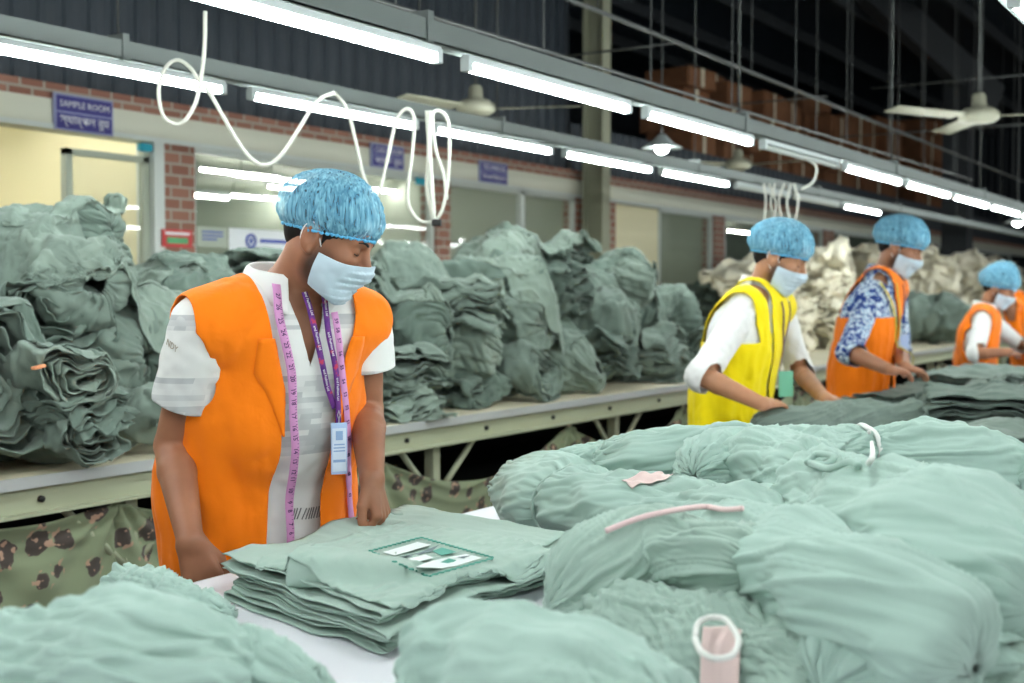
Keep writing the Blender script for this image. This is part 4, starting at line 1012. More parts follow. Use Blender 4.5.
def back_table(M):
    Y0, Y1, z = 3.32, 5.4, .86; x0, x1 = -3.0, 30.
    r = empty('cutting_table', ((x0 + x1) / 2, (Y0 + Y1) / 2, 0), 'long cream topped table behind the workers carrying the fabric heaps', 'table')
    ob('tabletop', [box(x0, x1, Y0 + .004, Y1, z - .030, z)], M['lam'], r)
    ob('edge_strip', [box(x0, x1, Y0 - .006, Y0 + .004, z - .034, z + .002)], M['alu'], r)
    ob('side_rail', [box(x0, x1, Y0 + .02, Y0 + .028, z - .115, z - .03), box(x0, x1, Y0 - .01, Y0 + .03, z - .122, z - .112)], M['rail'], r)
    for i, x in enumerate(np.arange(.6, 12, .62)):
        V, F = tubes('b', [A(x, Y0 + .028, z - .075), A(x, Y0 + .008, z - .075)], .011, 8); ob('bolt', (V, F), M['hole'], r, smooth=True)
    for x in np.arange(-2.4, 29, 1.75):
        ob('leg', [box(x - .025, x + .025, Y0 + .06, Y0 + .11, 0, z - .03)], M['rail'], r); ob('leg', [box(x - .025, x + .025, Y1 - .11, Y1 - .06, 0, z - .03)], M['rail'], r)
        for s in (-1, 1): V, F = tubes('b', [A(x + s * .02, Y0 + .07, z - .36), A(x + s * .30, Y0 + .05, z - .11)], .014, 6); ob('brace', (V, F), M['rail'], r, smooth=True)
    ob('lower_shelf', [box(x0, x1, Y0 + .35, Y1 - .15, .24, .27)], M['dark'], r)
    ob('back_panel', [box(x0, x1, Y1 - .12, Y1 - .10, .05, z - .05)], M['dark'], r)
    # printed cloths slung along the front
    px = [(-60, 'a'), (122, 'b'), (383, 'c'), (575, 'd'), (690, 'e'), (800, 'f'), (880, 'g'), (945, 'h'), (990, 'i')]
    xs = [at_Y(p, 430, Y0)[0] for p, _ in px]
    lab = ['olive printed cloth slung below the table at far left', 'olive printed cloth hanging under the table behind the man in the white polo', 'olive printed cloth swag sagging under the heap right of the first man', 'olive cloth swag beside the yellow vest', 'olive cloth under the table between the yellow and orange vests', 'olive cloth under the table behind the blue print shirt', 'olive cloth under the table beyond the third man', 'last olive cloth under the far end of the table']
    for i in range(len(xs) - 1):
        a, b = xs[i], xs[i + 1]; w = b - a; n = int(max(40, min(140, w / .012))); m = 70
        U, T = np.meshgrid(np.linspace(0, 1, n), np.linspace(0, 1, m), indexing='ij')
        sag = (.04, .10, .13, .14, .12, .1, .1, .1)[i] * (w / 1.1)
        top = z - .13 - sag * 4 * U * (1 - U) * (1 if i != 1 else 1 - .0 * U); X_ = a + U * w; Z = top * (1 - T) + .06 * T
        pl = .5 * np.exp(-T * 5)
        r_ = np.stack([X_, Z * 0, Z], -1)
        Yd = Y0 + .045 + .030 * T + .035 * np.sin(U * math.pi) * (T ** .5) * 0
        dist = np.sqrt(((U - .0) * w) ** 2 + ((top - Z) * .8) ** 2) + .03; dist2 = np.sqrt(((1 - U) * w) ** 2 + ((top - Z) * .8) ** 2) + .03
        an = np.arctan2((top - Z) + .04, U * w + .02); an2 = np.arctan2((top - Z) + .04, (1 - U) * w + .02)
        Yd += -.014 * np.sin(an * 13 + 2 * noise(r_ * 3 + i)) * np.exp(-dist * 2.0) - .014 * np.sin(an2 * 13 + 2 * noise(r_ * 3 + 5 + i)) * np.exp(-dist2 * 2.0)
        q = (top - Z); Yd += -.012 * (1 - np.abs(np.sin(q * 45 + 2.0 * noise(r_ * A(2, 1, 4) + 3 * i)))) * np.exp(-q * 9) + .012 * noise(r_ * A(5, 1, 3) + i)
        o = link('printed_cloth', grid_mesh('printed_cloth', np.stack([X_, Yd, Z], -1), False), M['printcloth'], None, ((a + b) / 2, Y0 + .05, .06)); solid(o, .002); tag(o, lab[i], 'cloth', 'printed cloths slung under the back table')
def front_table(M):
    Y0, Y1, z = .10, 1.83, .86; x0, x1 = -2.0, 26.
    r = empty('work_table', ((x0 + x1) / 2, (Y0 + Y1) / 2, 0), 'long white topped work table in front of the workers', 'table')
    ob('tabletop', [box(x0, x1, Y0, Y1, z - .04, z)], M['frontlam'], r); ob('edge_strip', [box(x0, x1, Y1, Y1 + .012, z - .055, z - .002), box(x0, x1, Y0 - .012, Y0, z - .055, z - .002)], M['alu'], r)
    ob('apron', [box(x0, x1, Y1 - .06, Y1 - .03, z - .16, z - .04), box(x0, x1, Y0 + .03, Y0 + .06, z - .16, z - .04)], M['rail'], r)
    for x in np.arange(-1.6, 25, 1.9):
        for y in (Y0 + .06, Y1 - .11): ob('leg', [box(x, x + .05, y, y + .05, 0, z - .04)], M['rail'], r)
def wall_things(M):
    def sign(x0, y0, x1, y1, en, bn, label, es, bs):
        a = at_Y(x0, (y0 + y1) / 2, YW - .05); b = at_Y(x1, (y0 + y1) / 2, YW - .05); zt = at_Y((x0 + x1) / 2, y0, YW - .05)[2]; zb_ = at_Y((x0 + x1) / 2, y1, YW - .05)[2]
        c = A((a[0] + b[0]) / 2, YW - .04, (zt + zb_) / 2); w = (b[0] - a[0]) / 2; h = (zt - zb_) / 2
        r = empty('room_sign', c, label, 'sign'); ob('board', [box(c[0] - w, c[0] + w, YW - .045, YW - .022, c[2] - h, c[2] + h)], M['signrim'], r); ob('face', [box(c[0] - w + .012, c[0] + w - .012, YW - .048, YW - .045, c[2] - h + .012, c[2] + h - .012)], M['sign'], r)
        ob('rule', [box(c[0] - w + .012, c[0] + w - .012, YW - .050, YW - .048, c[2] - .004, c[2] + .004)], M['signrim'], r)
        for s, z, sz in ((en, h * .47, es), (bn, -h * .47, bs)):
            V, F = text_mesh(s, 1.0, .002); ww = V[:, 0].max() - V[:, 0].min(); hh = V[:, 1].max() - V[:, 1].min(); k = min(w * 2 * .84 / ww, h * .62 / hh); V = V - A((V[:, 0].max() + V[:, 0].min()) / 2, (V[:, 1].max() + V[:, 1].min()) / 2, 0)
            V = V * A(min(w * 2 * .84 / ww, k * 1.5), k, 1); ob('lettering', (np.stack([c[0] + V[:, 0], YW - .0505 - V[:, 2] * .5, c[2] + z + V[:, 1]], -1), F), M['signtext'], r)
    sign(58, 98, 116, 134, 'SAMPLE ROOM', '\u09b8\u09cd\u09af\u09be\u09ae\u09cd\u09aa\u09b2 \u09b0\u09c1\u09ae', 'navy room sign above the glass door at left reading SAMPLE ROOM', 1, 1)
    sign(373, 146, 405, 169, 'CAD ROOM', '\u0995\u09cd\u09af\u09be\u09a1 \u09b0\u09c1\u09ae', 'navy room sign on the beam behind the dangling white cables', 1, 1)
    sign(481, 163, 508, 184, 'TECHNICAL', '\u099f\u09c7\u0995\u09a8\u09bf\u0995\u09cd\u09af\u09be\u09b2', 'navy room sign right of the cable bunch, above the mullioned window', 1, 1)
    # notices
    def sheet(name, x0, y0, x1, y1, m, label, Y=YW - .045):
        a = at_Y(x0, y0, Y); b = at_Y(x1, y1, Y); r = empty(name, ((a[0] + b[0]) / 2, Y, (a[2] + b[2]) / 2), label, 'poster'); ob('sheet', [box(a[0], b[0], Y, Y + .006, b[2], a[2])], m, r); return r, a, b
    r, a, b = sheet('notice', 163, 229, 193, 248, M['posterred'], 'red notice with a green panel on the brick pier'); w = b[0] - a[0]; h = a[2] - b[2]
    ob('printed_panel', [box(a[0] + w * .15, b[0] - w * .15, YW - .048, YW - .045, b[2] + h * .2, b[2] + h * .55)], M['postergreen'], r); ob('printed_line', [box(a[0] + w * .1, b[0] - w * .1, YW - .048, YW - .045, b[2] + h * .7, b[2] + h * .85)], M['poster'], r)
    r, a, b = sheet('notice', 230, 228, 300, 262, M['poster'], 'white notice with a round blue emblem behind the first man', YW - .012); w = b[0] - a[0]; h = a[2] - b[2]
    c = A(a[0] + w * .29, YW - .016, a[2] - h * .38); V, F = tubes('o', [c + .045 * A(math.cos(t), 0, math.sin(t)) for t in np.linspace(0, 2 * math.pi, 25)[:-1]], .010, 6, True); ob('emblem', (V, F), M['posterblue'], r)
    ob('emblem', [box(c[0] - .014, c[0] + .014, c[1] - .003, c[1], c[2] - .02, c[2] + .02)], M['posterblue'], r)
    ob('printed_line', [box(a[0] + w * .42, b[0] - w * .1, YW - .015, YW - .012, a[2] - h * .42, a[2] - h * .3)], M['posterblue'], r)
    r, a, b = sheet('notice', 198, 226, 228, 248, M['greyroom'], 'pale notice with blue lines at the left foot of the window', YW - .012); w = b[0] - a[0]; h = a[2] - b[2]
    for k in range(3): ob('printed_line', [box(a[0] + w * .15, b[0] - w * (.15 + .2 * (k == 2)), YW - .015, YW - .012, a[2] - h * (.30 + .18 * k), a[2] - h * (.22 + .18 * k))], M['posterblue'], r)
    c = at_Y(418, 182, YW + .02); o = ob('door_closer', [box(c[0] - .07, c[0] + .07, YW - .03, YW + .0, c[2] - .03, c[2] + .03)], M['cyan'], bevel=.01); tag(o, 'small cyan box above the glass behind the cable loops', 'door closer')
    o = None
    # cartons on the mezzanine
    rs = random.Random(4); n = 0
    for i in range(14):
        x = 676 + i * 20; top = 84 + i * 4.0 + rs.uniform(-8, 12)
        d = ray(x, top); Yc = YW + 1.0 + rs.uniform(-.2, .5); k = Yc / d[1]; X_ = d[0] * k; Z = HC + d[2] * k; w = .5 + .045 * i; z = 3.15
        lv = 0
        while z < Z - .15:
            h = min(rs.uniform(.42, .6), Z - z + .1); c = (X_ + rs.uniform(-.06, .06), Yc + rs.uniform(-.1, .1), z)
            V, F = box(c[0] - w * .72, c[0] + w * .72, c[1] - .35, c[1] + .35, z, z + h - .01); a_ = rs.uniform(-.15, .15); R_ = rotz(a_); V = (V - A(*c)) @ R_.T + A(*c)
            o = ob('carton', (V, F), M['carton'], origin=c, bevel=.015)
            q = box(c[0] - .04, c[0] + .04, c[1] - .352, c[1] + .352, z + .01, z + h - .008); ob('packing_tape', ((q[0] - A(*c)) @ R_.T + A(*c), q[1]), M['lam'], o)
            tag(o, 'brown cardboard carton stacked on the dark mezzanine above the rooms', 'carton', 'cartons on the mezzanine'); z += h; lv += 1
    # ceiling fans
    def fan(x, y, d, rot, label, R_=.62):
        c = at_d(x, y, d); r = empty('ceiling_fan', c, label, 'ceiling fan')
        prof = [(0, -.045), (.10, -.045), (.13, -.02), (.13, .02), (.09, .05), (.05, .06), (.045, .13), (.03, .15), (0, .15)]; V = []; F = []; n = 20
        for a in range(n):
            t = a / n * 2 * math.pi
            for rr, zz in prof: V.append(c + A(rr * math.cos(t), rr * math.sin(t), zz))
        m = len(prof)
        for a in range(n):
            for j in range(m - 1): F.append((a * m + j, ((a + 1) % n) * m + j, ((a + 1) % n) * m + j + 1, a * m + j + 1))
        ob('motor_housing', (np.array(V), F), M['fan'], r, smooth=True)
        V, F = tubes('r', [c + A(0, 0, .14), A(c[0], c[1], 6.1)], .009, 8); ob('downrod', (V, F), M['rod'], r, smooth=True)
        for k in range(3):
            t = rot + k * 2 * math.pi / 3; e = A(math.cos(t), math.sin(t), 0); s = A(-math.sin(t), math.cos(t), .18)
            V, F = cat([obox(c + e * (.13 + R_ * .5) + A(0, 0, -.01), e * R_ * .42, s * .062, A(0, 0, .004)), obox(c + e * .19 + A(0, 0, -.008), e * .08, s * .02, A(0, 0, .004))]); ob('blade', (V, F), M['fan'], r, bevel=.003)
    fan(976, 117, 8.3, .55, 'cream ceiling fan hanging at upper right against the dark roof', .72); fan(476, 109, 8.4, .9, 'cream ceiling fan half hidden above the second lamp row'); fan(737, 165, 12.5, .4, 'far ceiling fan between the two lamp rows near the cable bunch')
    # pendant high-bay lamps
    for x, y, d, lb in ((661, 149, 9.0, 'small round lit pendant lamp between the tube rows at centre'), (1016, 223, 14.0, 'small round lit pendant lamp at the far right under the tubes')):
        c = at_d(x, y, d); r = empty('pendant_lamp', c, lb, 'lamp'); V = []; F = []; n = 20; prof = [(.02, .10), (.04, .08), (.09, .03), (.15, .0)]
        for a in range(n):
            for rr, zz in prof: V.append(c + A(rr * math.cos(a / n * 6.2832), rr * math.sin(a / n * 6.2832), zz))
        for a in range(n):
            for j in range(3): F.append((a * 4 + j, ((a + 1) % n) * 4 + j, ((a + 1) % n) * 4 + j + 1, a * 4 + j + 1))
        o = ob('lamp_shade', (np.array(V), F), M['lampbody'], r, smooth=True); solid(o, .003)
        V, F = tubes('b', [c + A(0, 0, .05), c + A(0, 0, .02), c + A(0, 0, -.02), c + A(0, 0, -.04)], [.02, .045, .045, .02], 12); ob('bulb', (V, F), M['tube'], r, smooth=True)
        V, F = tubes('r', [c + A(0, 0, .1), A(c[0], c[1], 6.1)], .006, 6); ob('cord', (V, F), M['rod'], r)
    # pipes and rods under the roof
    for pts, lb, r_ in (((563, 0, 1024, 183, 3.3), 'thin grey pipe running diagonally across the dark roof, upper one', .014), ((367, 0, 862, 148, 3.05), 'thin grey pipe running above the lamp row, lower one', .009)):
        a = at_Y(pts[0], pts[1], pts[4]); b = at_Y(pts[2], pts[3], pts[4]); dz = b - a; p0 = a - dz * 1.0; p1 = b + dz * .6
        r = empty('service_pipe', (p0 + p1) / 2, lb, 'pipe'); V, F = tubes('p', [p0, p1], r_, 8); ob('pipe', (V, F), M['rod'], r, smooth=True)
        for t in np.linspace(0.05, .95, 14): q = p0 + (p1 - p0) * t; V, F = tubes('r', [q, A(q[0], q[1], 6.1)], .004, 6); ob('hanger_rod', (V, F), M['rod'], r)
    for x0, y0, x1, y1, d, lb in ((868, 90, 1000, 80, 12, 'thin cross rod under the roof left of the right hand fan'), (730, 106, 812, 98, 12, 'thin cross rod in front of the cartons'), (838, 138, 1030, 128, 13, 'thin cross rod below the right hand fan'), (566, 58, 664, 42, 8.5, 'thin cross rod near the beige column')):
        a = at_d(x0, y0, d); dd = A(0, 1, 0); k = (x1 - x0) * d / FX / CT; V, F = tubes('r', [a, a - dd * k], .008, 6); o = ob('cross_rod', (V, F), M['rod'], smooth=True); tag(o, lb, 'rod')
    # dangling white cables
    def cable(pts, d, lb, r=.0065, name='hanging_cable'):
        P = spline([at_d(x, y, d + (z if z else 0)) for x, y, z in pts], 90); V, F = tubes('c', P, r, 8); o = ob(name, (V, F), M['cord'], smooth=True); tag(o, lb, 'cable')
    cable([(208, 14, .0), (207, 50, 0), (203, 82, 0), (196, 108, 0), (182, 125, 0), (166, 118, 0), (161, 92, 0), (168, 70, 0), (180, 62, 0), (193, 70, 0), (203, 85, 0), (212, 95, 0), (232, 130, 0), (250, 157, 0), (266, 166, 0), (282, 156, 0), (300, 130, 0), (318, 103, 0), (336, 94, 0)], 4.0, 'white cable looped over the trunking at upper left, swooping to the right')
    cable([(336, 94, 0), (348, 110, 0), (356, 140, 0), (363, 172, 0), (372, 196, 0), (380, 192, 0), (388, 160, 0), (397, 122, 0), (408, 110, 0), (415, 122, 0), (412, 160, 0), (408, 196, 0), (412, 212, 0), (422, 222, 0), (436, 220, 0), (444, 205, 0), (449, 170, 0), (449, 125, 0), (440, 112, 0), (433, 118, 0), (436, 150, 0), (444, 175, 0), (447, 200, 0)], 4.5, 'white cable hanging in long loops beside the first man\'s hair net')
    cable([(427, 112, 0), (429, 150, 0), (427, 190, 0), (433, 218, 0)], 4.52, 'short white cable hanging straight down inside the loops'); cable([(431, 112, 0), (430, 150, 0), (432, 185, 0), (434, 219, 0)], 4.5, 'second straight white cable tied beside its twin', .009)
    c = at_d(437, 223, 4.48); o = ob('plug', [obox(c, (.02, .012, .0), (-.008, .014, 0), (0, 0, .012))], M['hole'], bevel=.003); tag(o, 'black plug at the lowest end of the white cable loops', 'plug')
    for i, (xa, xb, xc, yb) in enumerate(((763, 765, 761, 236), (768, 775, 771, 234), (774, 770, 779, 232), (783, 778, 788, 240), (790, 786, 793, 232), (793, 797, 790, 238))):
        cable([(xa, 184, 0), (xb, 205, 0), (xc, yb, 0)], 7.6, ['white cable', 'leftmost', 'white', 'white', 'white', 'white'][0] + ' strand in the bunch hanging above the yellow vest, ' + ['first', 'second', 'third', 'fourth', 'fifth', 'last'][i] + ' from the left', .0065)
    cable([(800, 190, 0), (812, 182, 0), (815, 168, 0), (806, 160, 0)], 7.6, 'curved white cable joining the lamp row to the bunch')
# ------------------------------------------------------------------ fabric
def heap_mats(M):
    M['g1'] = fabric('grey_green_jersey', s2l(112, 127, 118), .08, 2.2, .92, .3, 900, .12, 30, .35, crease=9); M['g2'] = fabric('grey_green_jersey_pale', s2l(124, 139, 129), .08, 2.2, .92, .3, 900, .12, 30, .35, crease=9); M['g3'] = fabric('grey_green_jersey_deep', s2l(100, 116, 107), .08, 2.2, .92, .3, 900, .12, 30, .35, crease=9)
    M['mint'] = fabric('mint_green_jersey', s2l(164, 189, 179), .05, 2.5, .92, .3, 1200, .15, 24, .35, crease=5, cstr=.2); M['mint2'] = fabric('sage_green_jersey', s2l(158, 180, 169), .05, 2.5, .92, .3, 1200, .15, 24, .35, crease=5, cstr=.2)
    M['ivory'] = fabric('ivory_jersey', s2l(226, 220, 200), .06, 3, .9, .3, 900, .12, 20, .5)
    M['pinkcord'] = nmat('pink_cord', s2l(226, 196, 196), .8)[0]; M['whitecord'] = nmat('white_cotton_tape', s2l(224, 224, 220), .8)[0]; M['pinklabel'] = fabric('pink_label_cloth', s2l(226, 200, 196), .05, 5, .9)
    M['teal'] = nmat('teal_print', s2l(88, 158, 142), .8)[0]; M['printwhite'] = nmat('white_screen_print', s2l(224, 232, 230), .8)[0]; M['printgrey'] = nmat('grey_screen_print', s2l(110, 124, 128), .8)[0]; M['orangetag'] = nmat('orange_tag', s2l(210, 140, 100), .7)[0]
def droop(P, k=.5):
    P = P.copy(); x = np.abs(P[..., 0]) / (np.abs(P[..., 0]).max() + 1e-9); P[..., 2] -= k * .1 * x ** 2.5; return P
def eul(rx, ry, rz): return rotz(rz) @ roty(ry) @ rotx(rx)
def setb(P, c, R): return P @ R.T + A(*c)
HEAP = []
def bundle(cx, cy, w, h, Y, kind, seed, label, mat, group, yaw=0.0, roll=0.0, pitch=0.0, L=.5, turns=5, warp=.04, dr=.6, floor=None, res=1.0, rag=.04):
    c = at_Y(cx, cy, Y); d = pix(c)[2]; W = w * d / FX * .86; H = h * d / FX * .92
    closed = kind == 'slack'
    if closed:
        e = lambda t, r: r * (max(.25, math.sqrt(max(0, 1 - (1 - t / .16) ** 2))) if t < .16 else max(.25, math.sqrt(max(0, 1 - (1 - (1 - t) / .16) ** 2))) if t > .84 else 1) * (1 + .12 * math.sin(t * 11 + seed))
        P = tube_sim(L, lambda t: e(t, W / 2), lambda t: e(t, H / 2), nu=90, nv=90, steps=16, iters=7, g=0, slack=1.22, axial=1.10, bend=.16, seed=seed, twist=(seed % 3 - 1) * .8, wf=.7, wa=.018)
        P[..., 0] -= L / 2; P += warp * .8 * noise3(P / .2 + seed) + warp * .3 * noise3(P / .08 + seed)
    else: P = fold_bundle(L, W, H, kind, turns, seed, nx=int(56 * res), warp=warp, rag=rag)
    P += .008 * noise3(P / .05 + seed * 1.7) + .003 * noise3(P / .022 + seed)
    P = droop(P, dr)
    P = setb(P, c, eul(roll, pitch, math.pi / 2 + yaw))
    if floor is not None: P[..., 2] = np.maximum(P[..., 2], floor + .002 + .004 * (P[..., 2] > 0))
    o = link('fabric_bundle', grid_mesh('fabric_bundle', P, closed), mat, None, (c[0], c[1], P[..., 2].min())); solid(o, .0035)
    tag(o, label, 'fabric bundle', group); HEAP.append(P); return o
def drape(cx, cy, Y, sx, sy, ang, seed, label, mat, hf, n=70, scale=1.06, group=None, dz=.25, name='draped_garment', steps=50):
    c = at_Y(cx, cy, Y); u, v = np.meshgrid(np.linspace(-.5, .5, n), np.linspace(-.5, .5, n), indexing='ij')
    q = np.stack([u * sx * (1 + .1 * noise(np.stack([v * 4, u * 0 + seed, u * 0], -1))), v * sy * (1 + .1 * noise(np.stack([u * 4, u * 0 + seed + 5, u * 0], -1))), 0 * u], -1) @ rotz(ang).T
    P = q + A(c[0], c[1], 0); top = hf(P[..., 0], P[..., 1]).max(); P[..., 2] = top + .03 + .05 * noise(q * 5 + seed)
    P = sheet_sim(P, hf, scale, steps=steps, iters=8, seed=seed, bend=.12, g=.002, fric=.35)
    P += .010 * noise3(P / .07 + seed) + .004 * noise3(P / .03 + seed)
    o = link(name, grid_mesh(name, P, False), mat, None, (P[..., 0].mean(), P[..., 1].mean(), P[..., 2].min())); solid(o, .003); tag(o, label, 'garment', group); return o, P
def back_heaps(M):
    g1, g2, g3 = M['g1'], M['g2'], M['g3']; GL = 'grey-green bundles heaped on the back table at left'; GC = 'grey-green bundles heaped on the back table at centre'
    T = .86
    Lf = [  # cx cy w h Y kind yaw turns L label
        (0, 252, 104, 76, 4.15, 'spiral', .3, 4, .6, 'topmost crumpled bundle at the far left corner of the left heap'),
        (60, 232, 84, 50, 4.1, 'slack', .2, 4, .5, 'small crumpled bundle crowning the left heap below the room sign'),
        (58, 282, 100, 80, 3.85, 'slack', -.2, 6, .6, 'tall layered bundle with hanging edges high in the left heap'),
        (160, 274, 110, 32, 4.25, 'zig', .5, 5, .5, 'crumpled layered bundle on the smooth roll under the red notice'),
        (170, 296, 150, 52, 4.15, 'slack', 1.1, 4, .6, 'smooth thick roll behind the shoulder of the first man'),
        (240, 276, 104, 40, 4.35, 'zig', .4, 6, .5, 'pale layered bundle just left of the first man\'s collar'),
        (133, 325, 72, 66, 3.8, 'slack', .3, 3, .45, 'puffy bundle with a folded lip right of the leaf shaped flap'),
        (20, 320, 120, 70, 3.9, 'spiral', -.1, 5, .6, 'shadowed layered bundle in the middle of the left heap edge'),
        (95, 352, 120, 78, 3.85, 'slack', .2, 4, .55, 'wide bundle under the draped flap of the left heap'),
        (36, 374, 84, 54, 3.50, 'spiral', -.1, 6, .5, 'spiral rolled bundle with the small orange tag'),
        (38, 404, 92, 34, 3.50, 'zig', .1, 5, .5, 'flattened folded bundle below the orange tagged roll'),
        (48, 434, 104, 40, 3.52, 'spiral', -.1, 4, .5, 'bottom bundle resting on the cream tabletop at far left'),
        (122, 414, 84, 62, 3.56, 'spiral', .25, 6, .5, 'curled layered roll on the table beside the bare arm'),
        (150, 376, 70, 80, 3.7, 'slack', .4, 4, .5, 'sloping bundle behind the white sleeve'),
        (-60, 380, 140, 160, 3.7, 'spiral', 0, 6, .6, 'large bundle cut off by the left picture edge'),
        (190, 350, 110, 110, 4.0, 'spiral', .5, 5, .6, 'bundle hidden behind the first man\'s vest'),
        (240, 330, 110, 110, 4.0, 'zig', .2, 5, .6, 'deep bundle hidden behind the first man\'s chest')]
    i = 0
    for cx, cy, w, h, Y, kind, yaw, tn, L, lb in Lf:
        i += 1; bundle(cx, cy, w, h, Y, kind, 10 + i, lb, (g1, g2, g3)[i % 3], GL, yaw, L=L, turns=tn, warp=.06, roll=((i * 37) % 7 - 3) * .06, pitch=.12, floor=T)
    hf = HF(-.2, 5.5, 3.2, 5.0, T); [hf.add(P) for P in HEAP]; hf.smooth(5)
    drape(66, 262, 3.72, .46, .50, .1, 13, 'garment with hanging vertical folds over the tall bundle of the left heap', g1, hf)
    drape(78, 330, 3.70, .50, .46, .5, 3, 'leaf shaped garment flap draped over the left heap above the rolls', g2, hf, group=None)
    drape(20, 250, 4.0, .5, .42, .2, 5, 'garment thrown over the upper left heap at the picture edge', g1, hf)
    drape(150, 318, 3.85, .40, .36, .9, 6, 'garment hanging over the puffy bundle beside the white sleeve', g2, hf)
    drape(125, 266, 4.1, .32, .32, .3, 7, 'flat garment with a tiny white tag on the heap behind the red notice', g2, hf)
    n0 = len(HEAP); hfL = hf
    Cf = [
        (398, 278, 86, 58, 4.05, 'slack', .3, 5, .5, 'crumpled bundle at the upper left of the centre heap beside the mask'),
        (402, 330, 80, 72, 3.75, 'slack', .2, 4, .5, 'slack bundle in the centre heap at the first man\'s shoulder height'),
        (388, 384, 80, 66, 3.63, 'zig', -.3, 7, .5, 'layered folded bundle on the table against the first man\'s arm'),
        (385, 408, 90, 30, 3.58, 'zig', -.3, 4, .5, 'flat folded piece under the layered bundle by the first man\'s arm'),
        (470, 282, 110, 52, 3.95, 'spiral', .9, 4, .75, 'long smooth roll lying along the top of the centre heap'),
        (450, 312, 84, 62, 3.7, 'zig', .5, 6, .5, 'bundle with hanging layered end at the front of the centre heap'),
        (498, 256, 110, 46, 4.15, 'slack', .2, 6, .5, 'topmost crumpled bundle of the centre heap under the mullioned window'),
        (545, 278, 80, 80, 4.0, 'zig', .1, 5, .5, 'high bundle beneath the big hanging flap'),
        (505, 322, 84, 62, 3.75, 'slack', .3, 4, .5, 'bundle in the middle of the centre heap face'),
        (446, 352, 70, 66, 3.73, 'slack', .7, 3, .5, 'drooping bundle with a pale pointed flap low in the centre heap'),
        (445, 386, 74, 34, 3.73, 'zig', 0, 4, .45, 'small flat bundle on the tabletop left of the big crumpled roll'),
        (505, 370, 84, 56, 3.65, 'spiral', .1, 7, .5, 'big crumpled spiral roll at the table edge of the centre heap'),
        (553, 364, 60, 56, 3.68, 'slack', .3, 6, .5, 'wrinkled bundle right of the big spiral roll'),
        (592, 352, 72, 44, 3.68, 'zig', .2, 5, .5, 'folded bundle resting on the tabletop in the right half of the heap'),
        (590, 318, 76, 60, 3.8, 'spiral', .4, 5, .5, 'bundle with a dark hollow end in the right half of the heap'),
        (600, 284, 90, 54, 4.1, 'slack', .8, 4, .7, 'long roll sloping down right from the heap top'),
        (642, 314, 84, 50, 4.0, 'slack', .9, 4, .7, 'second sloping roll on the right shoulder of the heap'),
        (640, 352, 74, 50, 3.73, 'zig', .2, 6, .5, 'layered bundle near the right foot of the heap'),
        (668, 342, 58, 50, 3.85, 'slack', .6, 5, .5, 'rounded bundle ending the heap at right'),
        (682, 356, 50, 44, 3.73, 'zig', .2, 5, .5, 'last low bundle of the heap beside the yellow vest'),
        (330, 330, 100, 160, 4.0, 'spiral', .2, 6, .6, 'bundle hidden behind the first man\'s left shoulder'),
        (540, 322, 110, 80, 4.1, 'spiral', .2, 6, .6, 'deep bundle in the core of the centre heap'),
        (690, 306, 40, 44, 5.6, 'zig', .3, 5, .6, 'pale bundle on the farther table left of the yellow shoulder'),
        (718, 310, 60, 50, 5.9, 'spiral', .3, 5, .6, 'far bundle half hidden by the yellow shoulder')]
    j = 0
    for cx, cy, w, h, Y, kind, yaw, tn, L, lb in Cf:
        j += 1; bundle(cx, cy, w, h, Y, kind, 40 + j, lb, (g1, g2, g3)[j % 3], GC, yaw, L=L, turns=tn, warp=.062, roll=((j * 37) % 7 - 3) * .06, pitch=.14, floor=T if Y < 5 else None)
    hf = HF(3.2, 11, 3.2, 5.0, T, .014); [hf.add(P) for P in HEAP[n0:]]; hf.smooth(5)
    drape(556, 262, 3.95, .55, .62, .15, 8, 'big garment flap hanging from the heap top down its face', g2, hf)
    drape(600, 282, 3.9, .5, .5, .5, 9, 'garment spread over the sloping right shoulder of the heap', g1, hf)
    drape(425, 292, 3.85, .42, .40, .8, 10, 'garment draped over the upper left of the centre heap', g1, hf)
    drape(650, 318, 3.8, .5, .45, .3, 11, 'garment slipping down the right end of the centre heap', g3, hf)
    drape(500, 280, 3.8, .4, .45, .4, 12, 'garment hanging over the roll end at the middle of the heap', g2, hf)
    rs = random.Random(3)
    spots = [(395, 300, 3.75), (470, 255, 4.1), (520, 240, 4.1), (560, 320, 3.65), (480, 340, 3.6), (610, 300, 3.8), (630, 335, 3.65), (430, 330, 3.6), (590, 250, 4.1), (665, 320, 3.8), (540, 350, 3.55)]
    where = ['beside the first man\'s mask', 'on the left summit of the centre heap', 'on the very top of the centre heap', 'low in the middle of the centre heap', 'left of centre on the heap face', 'on the right slope of the centre heap', 'above the right foot of the centre heap', 'near the first man\'s arm on the centre heap', 'on the ridge right of the heap summit', 'at the right end of the centre heap', 'just above the tabletop in the middle of the heap']
    for n_, (x, y, Yd) in enumerate(spots):
        drape(x, y, Yd, rs.uniform(.26, .42), rs.uniform(.24, .36), rs.uniform(0, 3), 20 + n_, 'loose crumpled flap of cloth ' + where[n_], (g1, g2, g3)[n_ % 3], hf, n=52, scale=1.14, group='loose flaps on the centre heap', steps=36)
    spots = [(40, 215, 4.0), (100, 230, 4.0), (196, 272, 4.1), (30, 300, 3.8), (140, 350, 3.6), (60, 390, 3.4)]
    for n_, (x, y, Yd) in enumerate(spots):
        drape(x, y, Yd, rs.uniform(.22, .36), rs.uniform(.22, .32), rs.uniform(0, 3), 40 + n_, 'loose crumpled flap of cloth ' + ['on the peak of the left heap', 'on the upper right shoulder of the left heap', 'behind the first man\'s shoulder on the left heap', 'at the left picture edge halfway up the heap', 'beside the white sleeve on the left heap', 'low on the front of the left heap'][n_], (g1, g2, g3)[n_ % 3], hfL, n=52, scale=1.14, group='loose flaps on the left heap', steps=36)
